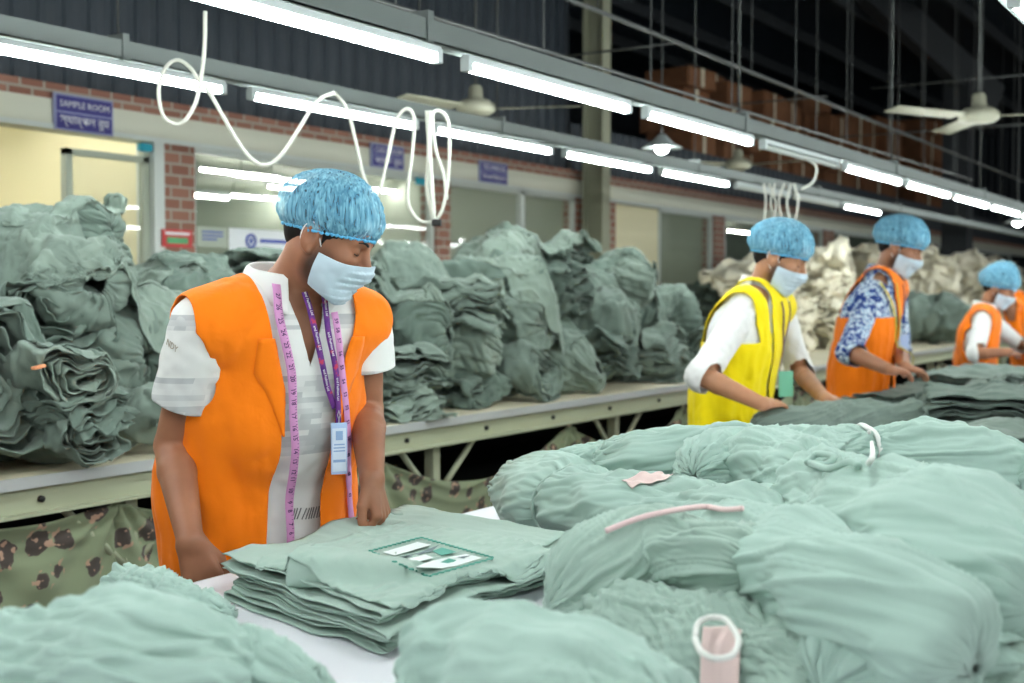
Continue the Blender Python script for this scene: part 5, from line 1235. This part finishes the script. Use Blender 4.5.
    c = at_Y(38, 367, 3.26); o = ob('paper_tag', [obox(c, (.02, 0, .004), (0, .01, 0), (0, .002, .004))], M['orangetag'], bevel=.001); tag(o, 'tiny orange tag tucked in the spiral roll at left', 'tag')
    c = at_Y(122, 251, 3.95); o = ob('paper_tag', [obox(c, (.010, 0, -.006), (0, .008, 0), (.002, 0, .005))], M['printwhite'], bevel=.001); tag(o, 'tiny white tag on the flat garment near the red notice', 'tag')
    # dark bundle on the back table between the third and fourth man
    k = len(HEAP); b = bundle(930, 318, 56, 48, 3.7, 'spiral', 91, 'grey-green bundle on the back table between the blue print shirt and the fourth man', g1, None, .4, L=.7, turns=5, warp=.09, floor=T)
    bundle(934, 330, 62, 26, 3.9, 'zig', 92, 'flat grey-green bundle under the dark bundle right of the blue print shirt', g3, None, .3, L=.7, turns=4, warp=.07, floor=T)
    # ivory heap
    proto = []
    for s in range(5):
        P = fold_bundle(.62, .52, .30, 'spiral' if s % 2 else 'zig', 4, 70 + s, nx=44, warp=.10, rag=.06); P += .035 * noise3(P / .09 + s)
        me = grid_mesh('ivory_bundle', P, False); me.materials.append(M['ivory']); proto.append(me)
    rs = random.Random(11); n = 0
    base = [(780, 262, 350), (800, 240, 352), (830, 236, 350), (860, 246, 346), (900, 242, 342), (940, 235, 338), (975, 234, 332), (1000, 245, 326), (1018, 262, 320)]
    for Y in (4.3, 4.7, 5.05):
        x = 776.
        while x < 1024:
            top = np.interp(x, [b[0] for b in base], [b[1] for b in base]); c = at_Y(x, 300, Y); d = pix(c)[2]; zt = HC + (HZ - top) / FX * d; z = .86 + .14
            zt = min(zt, 2.08)
            while z < zt - .05:
                m = proto[n % 5]; o = bpy.data.objects.new('ivory_bundle', m); COL.objects.link(o); o.location = (c[0] + rs.uniform(-.1, .1), Y + rs.uniform(-.1, .1) + (z - .86) * .12, z); o.rotation_euler = (rs.uniform(-.4, .4), rs.uniform(-.35, .35), rs.uniform(0, 6.28)); o.scale = (rs.uniform(.8, 1.1),) * 3
                if n == 0: solid(o, .005)
                else: solid(o, .005)
                tag(o, 'ivory white garment bundle in the tall heap beyond the yellow and blue-sleeved men', 'garment bundle', 'ivory bundles heaped on the far table'); n += 1; z += .27
            x += 62 * 11 / d * (1.0)
def bend(P, path, L):
    """lay a straight bundle (x 0..L) along a world path; y goes sideways, z up"""
    s = np.r_[0, np.cumsum(np.linalg.norm(np.diff(path, axis=0), axis=1))]; u = P[..., 0] / L * s[-1]
    c = np.stack([np.interp(u, s, path[:, k]) for k in range(3)], -1); t = np.gradient(path, axis=0); t /= np.linalg.norm(t, axis=1)[:, None]
    T_ = np.stack([np.interp(u, s, t[:, k]) for k in range(3)], -1); T_ /= np.linalg.norm(T_, axis=-1, keepdims=True)
    side = np.cross(A(0, 0, 1), T_); side /= np.linalg.norm(side, axis=-1, keepdims=True); up = np.cross(T_, side)
    return c + side * P[..., 1:2] + up * P[..., 2:3]
FRONT = []
def front_bundle(name, pts, label, mat, seed, ties=(), flat=.8, ends=(.10, .10), slack=1.12, axial=1.06, twist=0., lump=.10, floor=.865, nu=150, nv=170, ro=None, bd=.30, parent=None, wf=.55, wa=.020, ridge=.009):
    """pts: (px, py, z of axis, radius px)"""
    W = []; R_ = []
    for x, y, z, r in pts:
        p = at_z(x, y, z); W.append(p); R_.append(r * pix(p)[2] / FX)
    path = spline(W, 60); s = np.r_[0, np.cumsum(np.linalg.norm(np.diff(path, axis=0), axis=1))]; L = s[-1]
    si = np.interp(np.linspace(0, 1, len(pts)), np.linspace(0, 1, 60), s / L)
    def rad(t):
        r = np.interp(t, si, R_) * (1 + lump * math.sin(t * 9 + seed) + lump * .6 * math.sin(t * 21 + seed * 2))
        if t < ends[0]: r *= max(.03, math.sqrt(max(0, 1 - (1 - t / ends[0]) ** 2)))
        if t > 1 - ends[1]: r *= max(.03, math.sqrt(max(0, 1 - (1 - (1 - t) / ends[1]) ** 2)))
        for k, w, dp in ties: r *= 1 - dp * math.exp(-((t - k) / w) ** 2)
        return max(r, .004)
    P = tube_sim(L, rad, lambda t: rad(t) * flat, nu=nu, nv=nv, steps=26, iters=8, g=0, slack=slack, axial=axial, bend=bd, seed=seed, twist=twist, wf=wf, wa=wa)
    X = P.copy(); X[..., 1:] += (.020 * noise3(P / .15 + seed))[..., 1:] + (.005 * noise3(P / .06 + seed))[..., 1:]
    rr_ = np.hypot(X[..., 1], X[..., 2]) + 1e-6; cs_ = X[..., 1] / rr_; sn_ = X[..., 2] / rr_; tw = X[..., 0] * 3.0
    q_ = np.stack([X[..., 0] * 3.2, (cs_ * np.cos(tw) - sn_ * np.sin(tw)) * 1.9, (cs_ * np.sin(tw) + sn_ * np.cos(tw)) * 1.9], -1); f_ = (1 - np.abs(noise(q_ + .5 * noise3(q_ * .8 + seed) + seed * 5))) ** 6 * ridge * 1.2 + (1 - np.abs(noise(q_ * A(1.5, 2.1, 2.1) + noise3(q_ * 1.3 + seed) + seed * 2))) ** 6 * ridge * .5
    X[..., 1] += cs_ * f_; X[..., 2] += sn_ * f_
    G = bend(X, path, L)
    if floor is not None: G[..., 2] = np.where(G[..., 2] < floor + .02, floor + .02 * np.exp((G[..., 2] - floor - .02) / .02), G[..., 2])
    o = link(name, grid_mesh(name, G), mat, None, (G[..., 0].mean(), G[..., 1].mean(), G[..., 2].min())); solid(o, .002); tag(o, label, 'garment bundle', 'mint green garment bundles on the near table'); FRONT.append(G)
    sd_ = None
    return o, G, path, (lambda t: rad(t)), L
def ring_on(G, path_t, off=.006, r=.004):
    """cord round the bundle at column index fraction"""
    j = int(path_t * (G.shape[1] - 1)); c = G[:, j]; m = c.mean(0); d = c - m; c = m + d * (1 + off / (np.linalg.norm(d, axis=1, keepdims=True) + 1e-6)); k = 8
    c = sum(np.roll(c, i, 0) for i in range(-k, k + 1)) / (2 * k + 1); c = m + (c - m) * 1.03
    return tubes('r', c, r, 8, True)
def near_table(M):
    mt, m2 = M['mint'], M['mint2']
    fb = front_bundle
    o1 = fb('garment_bundle', [(-90, 705, .97, 95), (40, 690, .99, 85), (150, 680, 1.0, 70), (240, 694, .97, 60), (322, 722, .95, 52)], 'crumpled mint bundle lying in the bottom left corner', mt, 2, ties=((.55, .05, .12),), ends=(.05, .16), twist=.8, slack=1.16)
    fb('garment_bundle', [(118, 590, .885, 12), (140, 592, .90, 19), (170, 600, .90, 20), (205, 612, .885, 16), (232, 620, .875, 10)], 'small crumpled mint tail poking up behind the bottom left bundle', mt, 3, ends=(.1, .3), slack=1.25, axial=1.15, nu=90, nv=90, lump=.16)
    o5 = fb('garment_bundle', [(500, 490, .95, 28), (530, 492, .96, 42), (590, 510, .96, 42), (660, 520, .97, 46), (740, 532, .98, 48), (820, 560, .98, 50)], 'mint bundle with a rounded gathered end tied beside the printed shirt', mt, 5, ties=((.29, .022, .22),), ends=(.10, .05), slack=1.14)
    fb('garment_bundle', [(545, 478, .98, 18), (600, 468, 1.0, 26), (650, 472, 1.0, 28), (700, 488, 1.0, 28)], 'gathered crinkled mint piece with the pink label between the rear bundles', mt, 6, ends=(.2, .2), slack=1.28, axial=1.04, twist=.3, lump=.1, nu=150, nv=90, bd=.12)
    o7 = fb('garment_bundle', [(596, 470, 1.02, 24), (680, 462, 1.05, 33), (770, 456, 1.06, 34), (868, 452, 1.05, 30), (950, 462, 1.04, 36), (1050, 484, 1.0, 40), (1150, 510, 1.0, 40)], 'long mint bundle along the back of the near pile bound with a white tape', mt, 7, ties=((.49, .02, .16),), ends=(.10, .02), slack=1.10, axial=1.08)
    fb('garment_bundle', [(690, 482, 1.04, 34), (740, 470, 1.05, 42), (790, 476, 1.06, 42), (830, 488, 1.06, 36)], 'full mint bundle in front of the white taped one', mt, 17, ends=(.15, .12), slack=1.12, axial=1.06)
    fb('garment_bundle', [(880, 478, 1.02, 20), (940, 498, 1.02, 24), (1010, 520, 1.0, 28), (1080, 545, 1.0, 28)], 'wrinkled mint strip of cloth between the long bundle and the smooth roll', mt, 18, ends=(.1, .1), slack=1.3, axial=1.1, twist=1.0)
    o6 = fb('garment_bundle', [(804, 492, 1.04, 34), (850, 510, 1.06, 52), (910, 535, 1.07, 64), (980, 568, 1.06, 74), (1070, 610, 1.04, 80)], 'large smooth mint roll running to the right picture edge', mt, 8, ties=((.035, .03, .2),), ends=(.08, .03), slack=1.08, axial=1.05, flat=.85)
    o3 = fb('garment_bundle', [(410, 690, .97, 62), (470, 690, .98, 88), (560, 715, .98, 88), (660, 760, .97, 84)], 'smooth rounded mint bundle at the bottom centre', mt, 9, ends=(.14, .05), slack=1.05, axial=1.05, flat=.9)
    o4c = fb('garment_bundle', [(560, 625, .92, 36), (640, 640, .93, 54), (740, 660, .94, 60), (850, 690, .94, 64)], 'wrinkled mint bundle holding the white ring cord', m2, 10, ends=(.1, .05), slack=1.26, axial=1.1, twist=.6, lump=.1, bd=.12)
    o4b = fb('garment_bundle', [(548, 612, .96, 24), (600, 582, 1.0, 42), (660, 560, 1.03, 46), (720, 562, 1.04, 44), (770, 580, 1.03, 40)], 'sage hood shaped bundle with a pink drawstring along its ridge', m2, 11, ends=(.10, .1), slack=1.10, axial=1.05, twist=.2)
    o4a = fb('garment_bundle', [(722, 552, 1.02, 42), (790, 572, 1.04, 56), (860, 604, 1.04, 64), (930, 640, 1.02, 66), (980, 670, 1.0, 66)], 'heavy mint bundle in the right foreground with layered right end', mt, 12, ends=(.10, .06), slack=1.07, axial=1.05, flat=.85)
    fb('garment_bundle', [(830, 690, .96, 50), (900, 665, .97, 46), (970, 640, .98, 50), (1040, 620, .98, 56)], 'crumpled mint bundle in the bottom right corner', mt, 13, ends=(.06, .06), slack=1.24, axial=1.12, twist=.9, lump=.12)
    fb('garment_bundle', [(900, 720, .93, 60), (980, 690, .94, 60), (1060, 680, .94, 60)], 'shadowed mint bundle under the right corner pile', m2, 14, ends=(.06, .06), slack=1.22, axial=1.1)
    # layered fold stack at the right end of the foreground bundle
    P = setb(fold_bundle(.20, .20, .10, 'zig', 5, 33, nx=70, warp=.035, rag=.03), at_z(985, 652, .97), eul(.1, .15, -.5)); o = link('folded_garments', grid_mesh('folded_garments', P, False), mt, None, tuple(P.reshape(-1, 3).mean(0))); solid(o, .003); tag(o, 'layered folded garments jutting out near the right foreground corner', 'garment stack')
    # ties and cords
    def cordo(V, F, name, mat, label): o = ob(name, (V, F), M[mat], smooth=True); tag(o, label, 'cord')
    V, F = ring_on(o7[1], .49, .010, .0065); cordo(V, F, 'cotton_tape', 'whitecord', 'white tape bound round the long rear mint bundle')
    V, F = ring_on(o5[1], .29, .004, .0035); cordo(V, F, 'tie_cord', 'mint', 'mint tie cord round the bundle with the rounded end')
    V, F = ring_on(o6[1], .05, .004, .0045); cordo(V, F, 'tie_cord', 'mint', 'mint drawstring round the neck of the large smooth roll')
    hf = HF(.4, 3.2, 0, 1.9, .86, .008); [hf.add(G) for G in FRONT]; hf.smooth(3)
    def surf_pts(px, lift, zg=1.05):
        out = []; f = np.arange(.8, 4.2, .002)
        for x, y in px:
            P = A(0, 0, HC) + ray(x, y) * f[:, None]; k = int(np.argmax(P[:, 2] < hf(P[:, 0], P[:, 1]))); out.append(P[k] + A(0, 0, lift))
        return np.array(out)
    for px, r, nm, mt_, lb in (([(606, 540), (640, 527), (675, 519), (705, 515), (725, 518), (744, 517)], .0042, 'drawstring', 'pinkcord', 'pink drawstring across the sage hood shaped bundle'),
                           ([(697, 640), (700, 626), (712, 620), (727, 622), (737, 634), (741, 645), (735, 658), (718, 662), (703, 655), (697, 642)], .0040, 'ring_cord', 'whitecord', 'white cord ring lying on the wrinkled bundle at the bottom'),
                           ([(870, 472), (874, 463), (873, 448), (870, 436)], .0045, 'cotton_tape', 'whitecord', 'white tape end hanging down the front of the rear bundle'),
                           ([(808, 470), (818, 461), (835, 464), (826, 472), (812, 470), (830, 476), (850, 470), (860, 474)], .006, 'knotted_cord', 'mint', 'knotted mint cord lying where the rear bundles meet')):
        P = surf_pts(px, .011)
        if nm == 'ring_cord': k_ = P[:, 2].max(); P = np.array([at_z(x, y, k_) for x, y in px])
        V, F = tubes('c', spline(P, 60), r, 8); cordo(V, F, nm, mt_, lb)
    def patch(cx, cy, w, h, ang, seed, mat, name, label, z=1.0, lift=.006):
        u, v = np.meshgrid(np.linspace(-.5, .5, 24), np.linspace(-.5, .5, 24), indexing='ij'); c = surf_pts([(cx, cy)], 0, z)[0]
        q = np.stack([u * w, v * h, 0 * u], -1) @ rotz(ang).T + A(c[0], c[1], 0); q[..., 2] = hf(q[..., 0], q[..., 1]) + lift + .006 * noise(q * 40 + seed)
        o = ob(name, (q.reshape(-1, 3), [(i * 24 + j, (i + 1) * 24 + j, (i + 1) * 24 + j + 1, i * 24 + j + 1) for i in range(23) for j in range(23)]), M[mat], smooth=True); solid(o, .0015); tag(o, label, 'label')
    patch(648, 484, .05, .09, .9, 2, 'pinklabel', 'cloth_label', 'pink cloth label sticking out of the gathered rear piece')
    patch(722, 683, .055, .05, .3, 3, 'pinklabel', 'cloth_label', 'pink cloth label below the white cord ring', .95)
    printed_shirts(M)
def printed_shirts(M):
    # stack of folded shirts: back right corner to front left corner from the photo
    q4 = [at_z(*q, .90) for q in ((222, 578), (385, 636), (585, 562), (402, 519))]; c = sum(q4) / 4
    def warpq(P0, L, W):      # local x along the table edge, y across, mapped on the four photographed corners
        u = np.clip(P0[..., 0] / L + .5, -.2, 1.2)[..., None]; v = np.clip(P0[..., 1] / W + .5, -.2, 1.2)[..., None]
        Q = q4[1] * (1 - u) * (1 - v) + q4[2] * u * (1 - v) + q4[3] * u * v + q4[0] * (1 - u) * v; Q[..., 2] = P0[..., 2]; return Q
    a = q4[1]; b = q4[2]; ang = math.atan2(*(b - a)[[1, 0]])
    P0 = fold_bundle(.50, .36, .075, 'zig', 7, 21, nx=130, warp=.014, rag=.026, crease=.003)
    P = warpq(P0, .50, .36) + A(0, 0, .903); P[..., 2] = np.maximum(P[..., 2], .864)
    r = empty('printed_shirt_stack', (c[0], c[1], .86), 'folded sage shirts with a teal framed print on top, in front of the first man', 'shirt stack')
    G = P - A(c[0], c[1], .86); o = bpy.data.objects.new('folded_shirts', grid_mesh('folded_shirts', G, False)); COL.objects.link(o); o.parent = r; o.data.materials.append(M['mint2']); solid(o, .0025)
    e0, e1 = at_z(288, 576, .935), at_z(420, 585, .935); P2 = setb(fold_bundle(.22, .085, .055, 'spiral', 4, 24, nx=60, warp=.010, rag=.010), (e0 + e1) / 2 * A(1, 1, 0) + A(0, 0, .945), eul(0, 0, math.atan2(*(e1 - e0)[[1, 0]]))); P2[..., 2] = np.maximum(P2[..., 2], .864)
    o = bpy.data.objects.new('rolled_sleeve', grid_mesh('rolled_sleeve', P2 - A(c[0], c[1], .86), False)); COL.objects.link(o); o.parent = r; o.data.materials.append(M['mint2']); solid(o, .0025)
    hf = HF(.8, 3.0, .6, 2.1, .86, .008); hf.add(P); hf.add(P2); [hf.add(G) for G in FRONT]; hf.smooth(4)
    cs = [at_z(250, 556, .96), at_z(398, 596, .96), at_z(572, 548, .96), at_z(402, 512, .96)]
    n, m = 130, 110; u, v = np.meshgrid(np.linspace(0, 1, n), np.linspace(0, 1, m), indexing='ij'); u3, v3 = u[..., None], v[..., None]
    S = cs[0] * (1 - u3) * (1 - v3) + cs[1] * (1 - u3) * v3 + cs[2] * u3 * v3 + cs[3] * u3 * (1 - v3); S[..., 2] = .975
    S = sheet_sim(S, hf, 1.045, steps=45, iters=8, seed=4, bend=.12, g=.002, fric=.4)
    S[..., 2] += .0035 * (1 - np.abs(noise(S * A(14, 14, 1) + 1.5 * noise3(S * 5)))) ** 4 + .001
    o = bpy.data.objects.new('top_shirt', grid_mesh('top_shirt', S - A(c[0], c[1], .86), False)); COL.objects.link(o); o.parent = r; o.data.materials.append(M['mint2']); solid(o, .0025)
    hs = HF(.8, 3.0, .6, 2.1, .86, .006); hs.add(S); hs.smooth(3)
    def onto(px):
        out = []
        for x, y in px:
            z = .94
            for _ in range(8): p = at_z(x, y, z); z = float(hs(p[0:1], p[1:2])[0])
            p = at_z(x, y, z); p[2] += .0045; out.append(p)
        return np.array(out)
    # print: zigzag frame, lettering block, blocks and bird shape, given on the photo plane of the shirt
    C4 = [(369, 555), (420, 541), (494, 562), (427, 581)]
    def pq(s, t):
        a0, a1, a2, a3 = [np.array(q, float) for q in C4]; return tuple(a0 * (1 - s) * (1 - t) + a1 * s * (1 - t) + a2 * s * t + a3 * (1 - s) * t)
    def poly(st, mat, name):
        pts = onto([pq(*q) for q in st]); k = len(pts); cc = pts.mean(0); V = np.concatenate([pts, [cc]]); ob(name, (V, [(i, (i + 1) % k, k) for i in range(k)]), M[mat], r).modifiers.new('t', 'SOLIDIFY').thickness = .0006
    fr = []
    for (s0, t0), (s1, t1) in (((0, 0), (1, 0)), ((1, 0), (1, 1)), ((1, 1), (0, 1)), ((0, 1), (0, 0))):
        k = 34 if s0 == s1 else 22
        for i in range(k):
            f = i / k; z = .018 * (1 if i % 2 else -1); fr.append(pq(s0 + (s1 - s0) * f + (z if s0 == s1 else 0), t0 + (t1 - t0) * f + (z * .7 if t0 == t1 else 0)))
    V, F = tubes('f', onto(fr), .0016, 5, True); ob('zigzag_border', (V, F), M['teal'], r)
    # s runs away from the viewer, t to the right
    poly([(.12, .12), (.80, .10), (.84, .26), (.16, .28)], 'printwhite', 'print_block')
    V, F = text_mesh('ART', 1.0, .0); 
    T_ = []; mx = V.max(0); mn = V.min(0)
    for q in V: fx, fy = (q[0] - mn[0]) / (mx[0] - mn[0]), (q[1] - mn[1]) / (mx[1] - mn[1]); T_.append(pq(.2 + fx * .55, .25 - fy * .11))
    T3 = onto(T_); T3[:, 2] += .0008; ob('print_lettering', (T3, F), M['mint2'], r)
    poly([(.05, .33), (.30, .36), (.62, .37), (.90, .32), (.66, .42), (.30, .42)], 'printgrey', 'print_branch'); poly([(.66, .42), (.86, .40), (.86, .60), (.62, .60)], 'teal', 'print_block'); poly([(.20, .45), (.5, .46), (.48, .60), (.22, .58)], 'printwhite', 'print_block')
    poly([(.08, .70), (.40, .66), (.88, .72), (.90, .92), (.50, .94), (.30, .90)], 'printwhite', 'print_block'); V0 = None
    p = onto([pq(*q) for q in ((.42, .76), (.60, .72), (.62, .82), (.48, .86))]); p[:, 2] += .001; ob('print_leaf', (p, [(0, 1, 2, 3)]), M['teal'], r)
    p = onto([pq(*q) for q in ((.70, .74), (.88, .80), (.72, .82))]); p[:, 2] += .001; ob('print_leaf', (p, [(0, 1, 2)]), M['printgrey'], r)
def far_table_items(M):
    g1, g3 = M['g1'], M['g3']
    front_bundle('folded_roll', [(752, 426, .905, 14), (800, 424, .91, 17), (860, 419, .91, 17), (925, 418, .905, 16)], 'grey-green folded roll under the hands of the man in the yellow vest', g1, 31, ends=(.05, .05), slack=1.1, nu=90, nv=120, floor=.862, lump=.05)
    for cx, cy, z, L, W, H, ang, s, lb in ((905, 392, .895, .9, .5, .06, .2, 1, 'flat dark green folds under the hands of the man in the blue print shirt'), (980, 376, .92, 1.5, .5, .10, .0, 2, 'long folded grey-green length before the fourth man'), (1000, 408, .94, .75, .62, .16, .3, 3, 'dark grey-green folded stack at the right edge behind the mint bundles'), (1010, 440, .93, .4, .3, .1, .5, 4, 'crumpled green piece at the right edge in front of the dark stack'), (1010, 392, .90, .7, .5, .06, .1, 6, 'thin green folds under the dark folded stack')):
        P = setb(fold_bundle(L, W, H, 'zig', 4, 50 + s, nx=70, warp=.03, rag=.04), at_z(cx, cy, z), eul(0, 0, ang)); P[..., 2] = np.maximum(P[..., 2], .863)
        o = link('folded_garments', grid_mesh('folded_garments', P, False), (g1, g3)[s % 2], None, tuple(np.append(P.reshape(-1, 3).mean(0)[:2], P[..., 2].min()))); solid(o, .003); tag(o, lb, 'folded garments')
def other_men(M):
    base = dict(hair=M['hair'], net=M['net'], netband=M['netband'], mask=M['mask'], strap=M['strap'], pants=M['pants'], shoe=M['shoe'])
    def lanyard(X, a, b, mat, drop, cardmat):
        for s in (-1, 1):
            V, F, G = ribbon(X, [(X.ln[0] + s * .055, X.ln[2] - .05), (X.ln[0] + s * .045, X.ln[2] - .14), (X.ln[0] + s * .008, X.ln[2] - drop)], .016, 'both', .006, 40); part('lanyard', V, F, mat, X.root, X.base, .001)
        V, F, G = ribbon(X, [(X.ln[0], X.ln[2] - drop), (X.ln[0], X.ln[2] - drop - .10)], .058, 'both', .010, 8); c = G[3, 1] + X.Fw * .012 - X.L * .035; nn = unit(X.Fw - .7 * X.L); V, F = obox(c, unit(np.cross(nn, A(0, 0, 1))) * .036, A(0, 0, .055), nn * .0015); part('badge_holder', V, F, cardmat, X.root, X.base, None, False)
    Y = 2.06
    teal = nmat('green_badge', s2l(120, 190, 160), .4)[0]; yel = nmat('yellow_tape', s2l(205, 190, 60), .6)[0]; lany = nmat('maroon_lanyard', s2l(96, 60, 80), .7)[0]
    look = dict(base, skin=M['skin2'], shirt=M['white'], vest=M['yellow'], cuff=(1.12, 1.12), sleeve=.011, open=(.030, .014, .010, .012, .02), hem=.16, seed=11, vneck=.08, box=.026, hs=1.07, cap=1.04, hand=1.05)
    X = person('person', 'man in bright yellow vest and white shirt with rolled sleeves', 1.04, at_Y(731, 420, Y + .06), at_Y(742, 345, Y + .02), at_Y(762, 290, Y - .02), .0, at_Y(779, 257, Y - .10), .22, .42, 0,
               (at_Y(702, 376, Y), at_Y(800, 372, Y - .05)), (at_Y(762, 404, 1.80), at_Y(826, 400, 1.72)),
               (dict(d=(1, -.15, .0), n=(0, -.2, 1), s=(0, .6, .8), curl=(.15, .2, .15), thumb=.2), dict(d=(1, -.2, -.05), n=(0, -.3, 1), s=(0, 1, -.2), curl=(.2, .25, .2), thumb=.3)), look, 1.35)
    lanyard(X, 0, 0, lany, .36, teal)
    look = dict(base, skin=M['skin3'], shirt=M['print'], vest=M['orange'], cuff=(1.25, 1.2), sleeve=.011, open=(.06, .03, .026, .03, .04), hem=.20, seed=17, vneck=.06, box=.024, hs=1.08, cap=1.06, hand=1.1)
    X = person('person', 'man in orange vest over a blue and white printed shirt, sorting cloth with both hands', 1.08, at_Y(862, 385, Y + .06), at_Y(868, 325, Y + .02), at_Y(884, 276, Y), .0, at_Y(899, 247, Y - .08), .15, .42, 0,
               (at_Y(849, 352, Y - .02), at_Y(900, 352, Y - .02)), (at_Y(888, 369, 1.78), at_Y(905, 367, 1.76)),
               (dict(d=(1, -.5, -.15), n=(0, -.2, 1), s=(0, .7, .5), curl=(.25, .3, .2), thumb=.3), dict(d=(1, -.45, -.25), n=(0, -.2, 1), s=(0, .8, .4), curl=(.2, .3, .2))), look, 1.5)
    for s in (-1, 1): V, F, G = ribbon(X, [(s * .065, X.ln[2] - .04), (s * .05, X.ln[2] - .2), (s * .035 + .01, X.ln[2] - .52)], .02, 'both', .006, 40); part('measuring_tape', V, F, yel, X.root, X.base, .001)
    lanyard(X, 0, 0, lany, .34, M['holder'])
    look = dict(base, skin=M['skin3'], shirt=M['white'], vest=M['orange'], cuff=(1.05, 1.05), sleeve=.011, open=(.06, .04, .03, .03, .04), hem=.16, seed=23, vneck=.06, box=.026, hs=1.08, cap=1.10)
    X = person('person', 'fourth man, small in the distance, in orange vest with white sleeves and a yellow tape', 1.0, at_Y(976, 372, Y + .1), at_Y(978, 340, Y + .05), at_Y(986, 309, Y), .1, at_Y(998, 288, Y - .08), .0, .40, 0,
               (at_Y(976, 354, Y - .05), at_Y(1020, 345, Y - .05)), (at_Y(1010, 352, 1.8), at_Y(1040, 350, 1.8)),
               (dict(d=(1, -.2, -.1), n=(0, -.2, 1), s=(0, .7, .5), curl=(.25, .3, .2)), dict(d=(1, -.2, -.1), n=(0, -.2, 1), s=(0, .8, .4))), look, 2.0)
    for s in (-1, 1): V, F, G = ribbon(X, [(s * .065, X.ln[2] - .04), (s * .05, X.ln[2] - .2), (s * .04, X.ln[2] - .45)], .022, 'both', .006, 30); part('measuring_tape', V, F, yel, X.root, X.base, .001)
    look = dict(base, skin=M['skin3'], shirt=M['orange'], vest=M['orange'], cuff=(.8, .8), sleeve=.011, open=(.05, .03, .03, .03, .04), hem=.16, seed=29, vneck=.06, box=.026, hs=1.05, cap=1.05)
    person('person', 'farthest person, mostly cut off at the right edge, in orange with a blue hair net', 1.0, at_Y(1030, 362, 2.3), at_Y(1026, 335, 2.28), at_Y(1014, 296, 2.25), .0, at_Y(1001, 281, 2.2), .0, .3, 0,
           (at_Y(1018, 345, 2.2), at_Y(1050, 345, 2.2)), (at_Y(1030, 352, 1.95), at_Y(1060, 350, 1.95)),
           (dict(d=(1, -.2, -.1), n=(0, -.2, 1), s=(0, .7, .5)), dict(d=(1, -.2, -.1), n=(0, -.2, 1), s=(0, .8, .4))), look, 2.4)
EXPO = 1.18
# ------------------------------------------------------------------ assembly
import os
ONLY = os.environ.get('ONLY', 'abcdefgh') if False else 'abcdefgh'
M = build_mats(); setting_mats(M); heap_mats(M)
setting(M); tube_lights(M); back_table(M); front_table(M); wall_things(M)
back_heaps(M); near_table(M); far_table_items(M)
man_front(M); other_men(M)
sc = bpy.context.scene
cam = bpy.data.cameras.new('camera'); co = bpy.data.objects.new('camera', cam); COL.objects.link(co); sc.camera = co
p = math.atan((341.5 - HZ) / FX); f0 = Vector((CT, ST, 0)); r0 = Vector((ST, -CT, 0)); u0 = Vector((0, 0, 1)); f1 = f0 * math.cos(p) - u0 * math.sin(p); u1 = u0 * math.cos(p) + f0 * math.sin(p)
mw = Matrix((r0, u1, -f1)).transposed().to_4x4(); mw.translation = Vector((0, 0, HC)); co.matrix_world = mw
cam.sensor_width = 36; cam.lens = FX / 1024 * 36; cam.clip_end = 200; cam.clip_start = .05
cam.dof.use_dof = True; cam.dof.focus_distance = 2.62; cam.dof.aperture_fstop = 3.8
w = bpy.data.worlds.new('world'); sc.world = w; w.use_nodes = True; w.node_tree.nodes['Background'].inputs[0].default_value = (.95, 1.0, .98, 1); w.node_tree.nodes['Background'].inputs[1].default_value = .24
sc.view_settings.view_transform = 'Standard'; sc.view_settings.look = 'None'; sc.view_settings.exposure = EXPO; sc.view_settings.gamma = 1; sc.view_settings.use_curve_mapping = False
sc.cycles.use_denoising = True; sc.cycles.max_bounces = 6; sc.cycles.diffuse_bounces = 4; sc.cycles.transparent_max_bounces = 12; sc.cycles.sample_clamp_indirect = 6; sc.cycles.use_light_tree = True; sc.cycles.caustics_reflective = False; sc.cycles.caustics_refractive = False
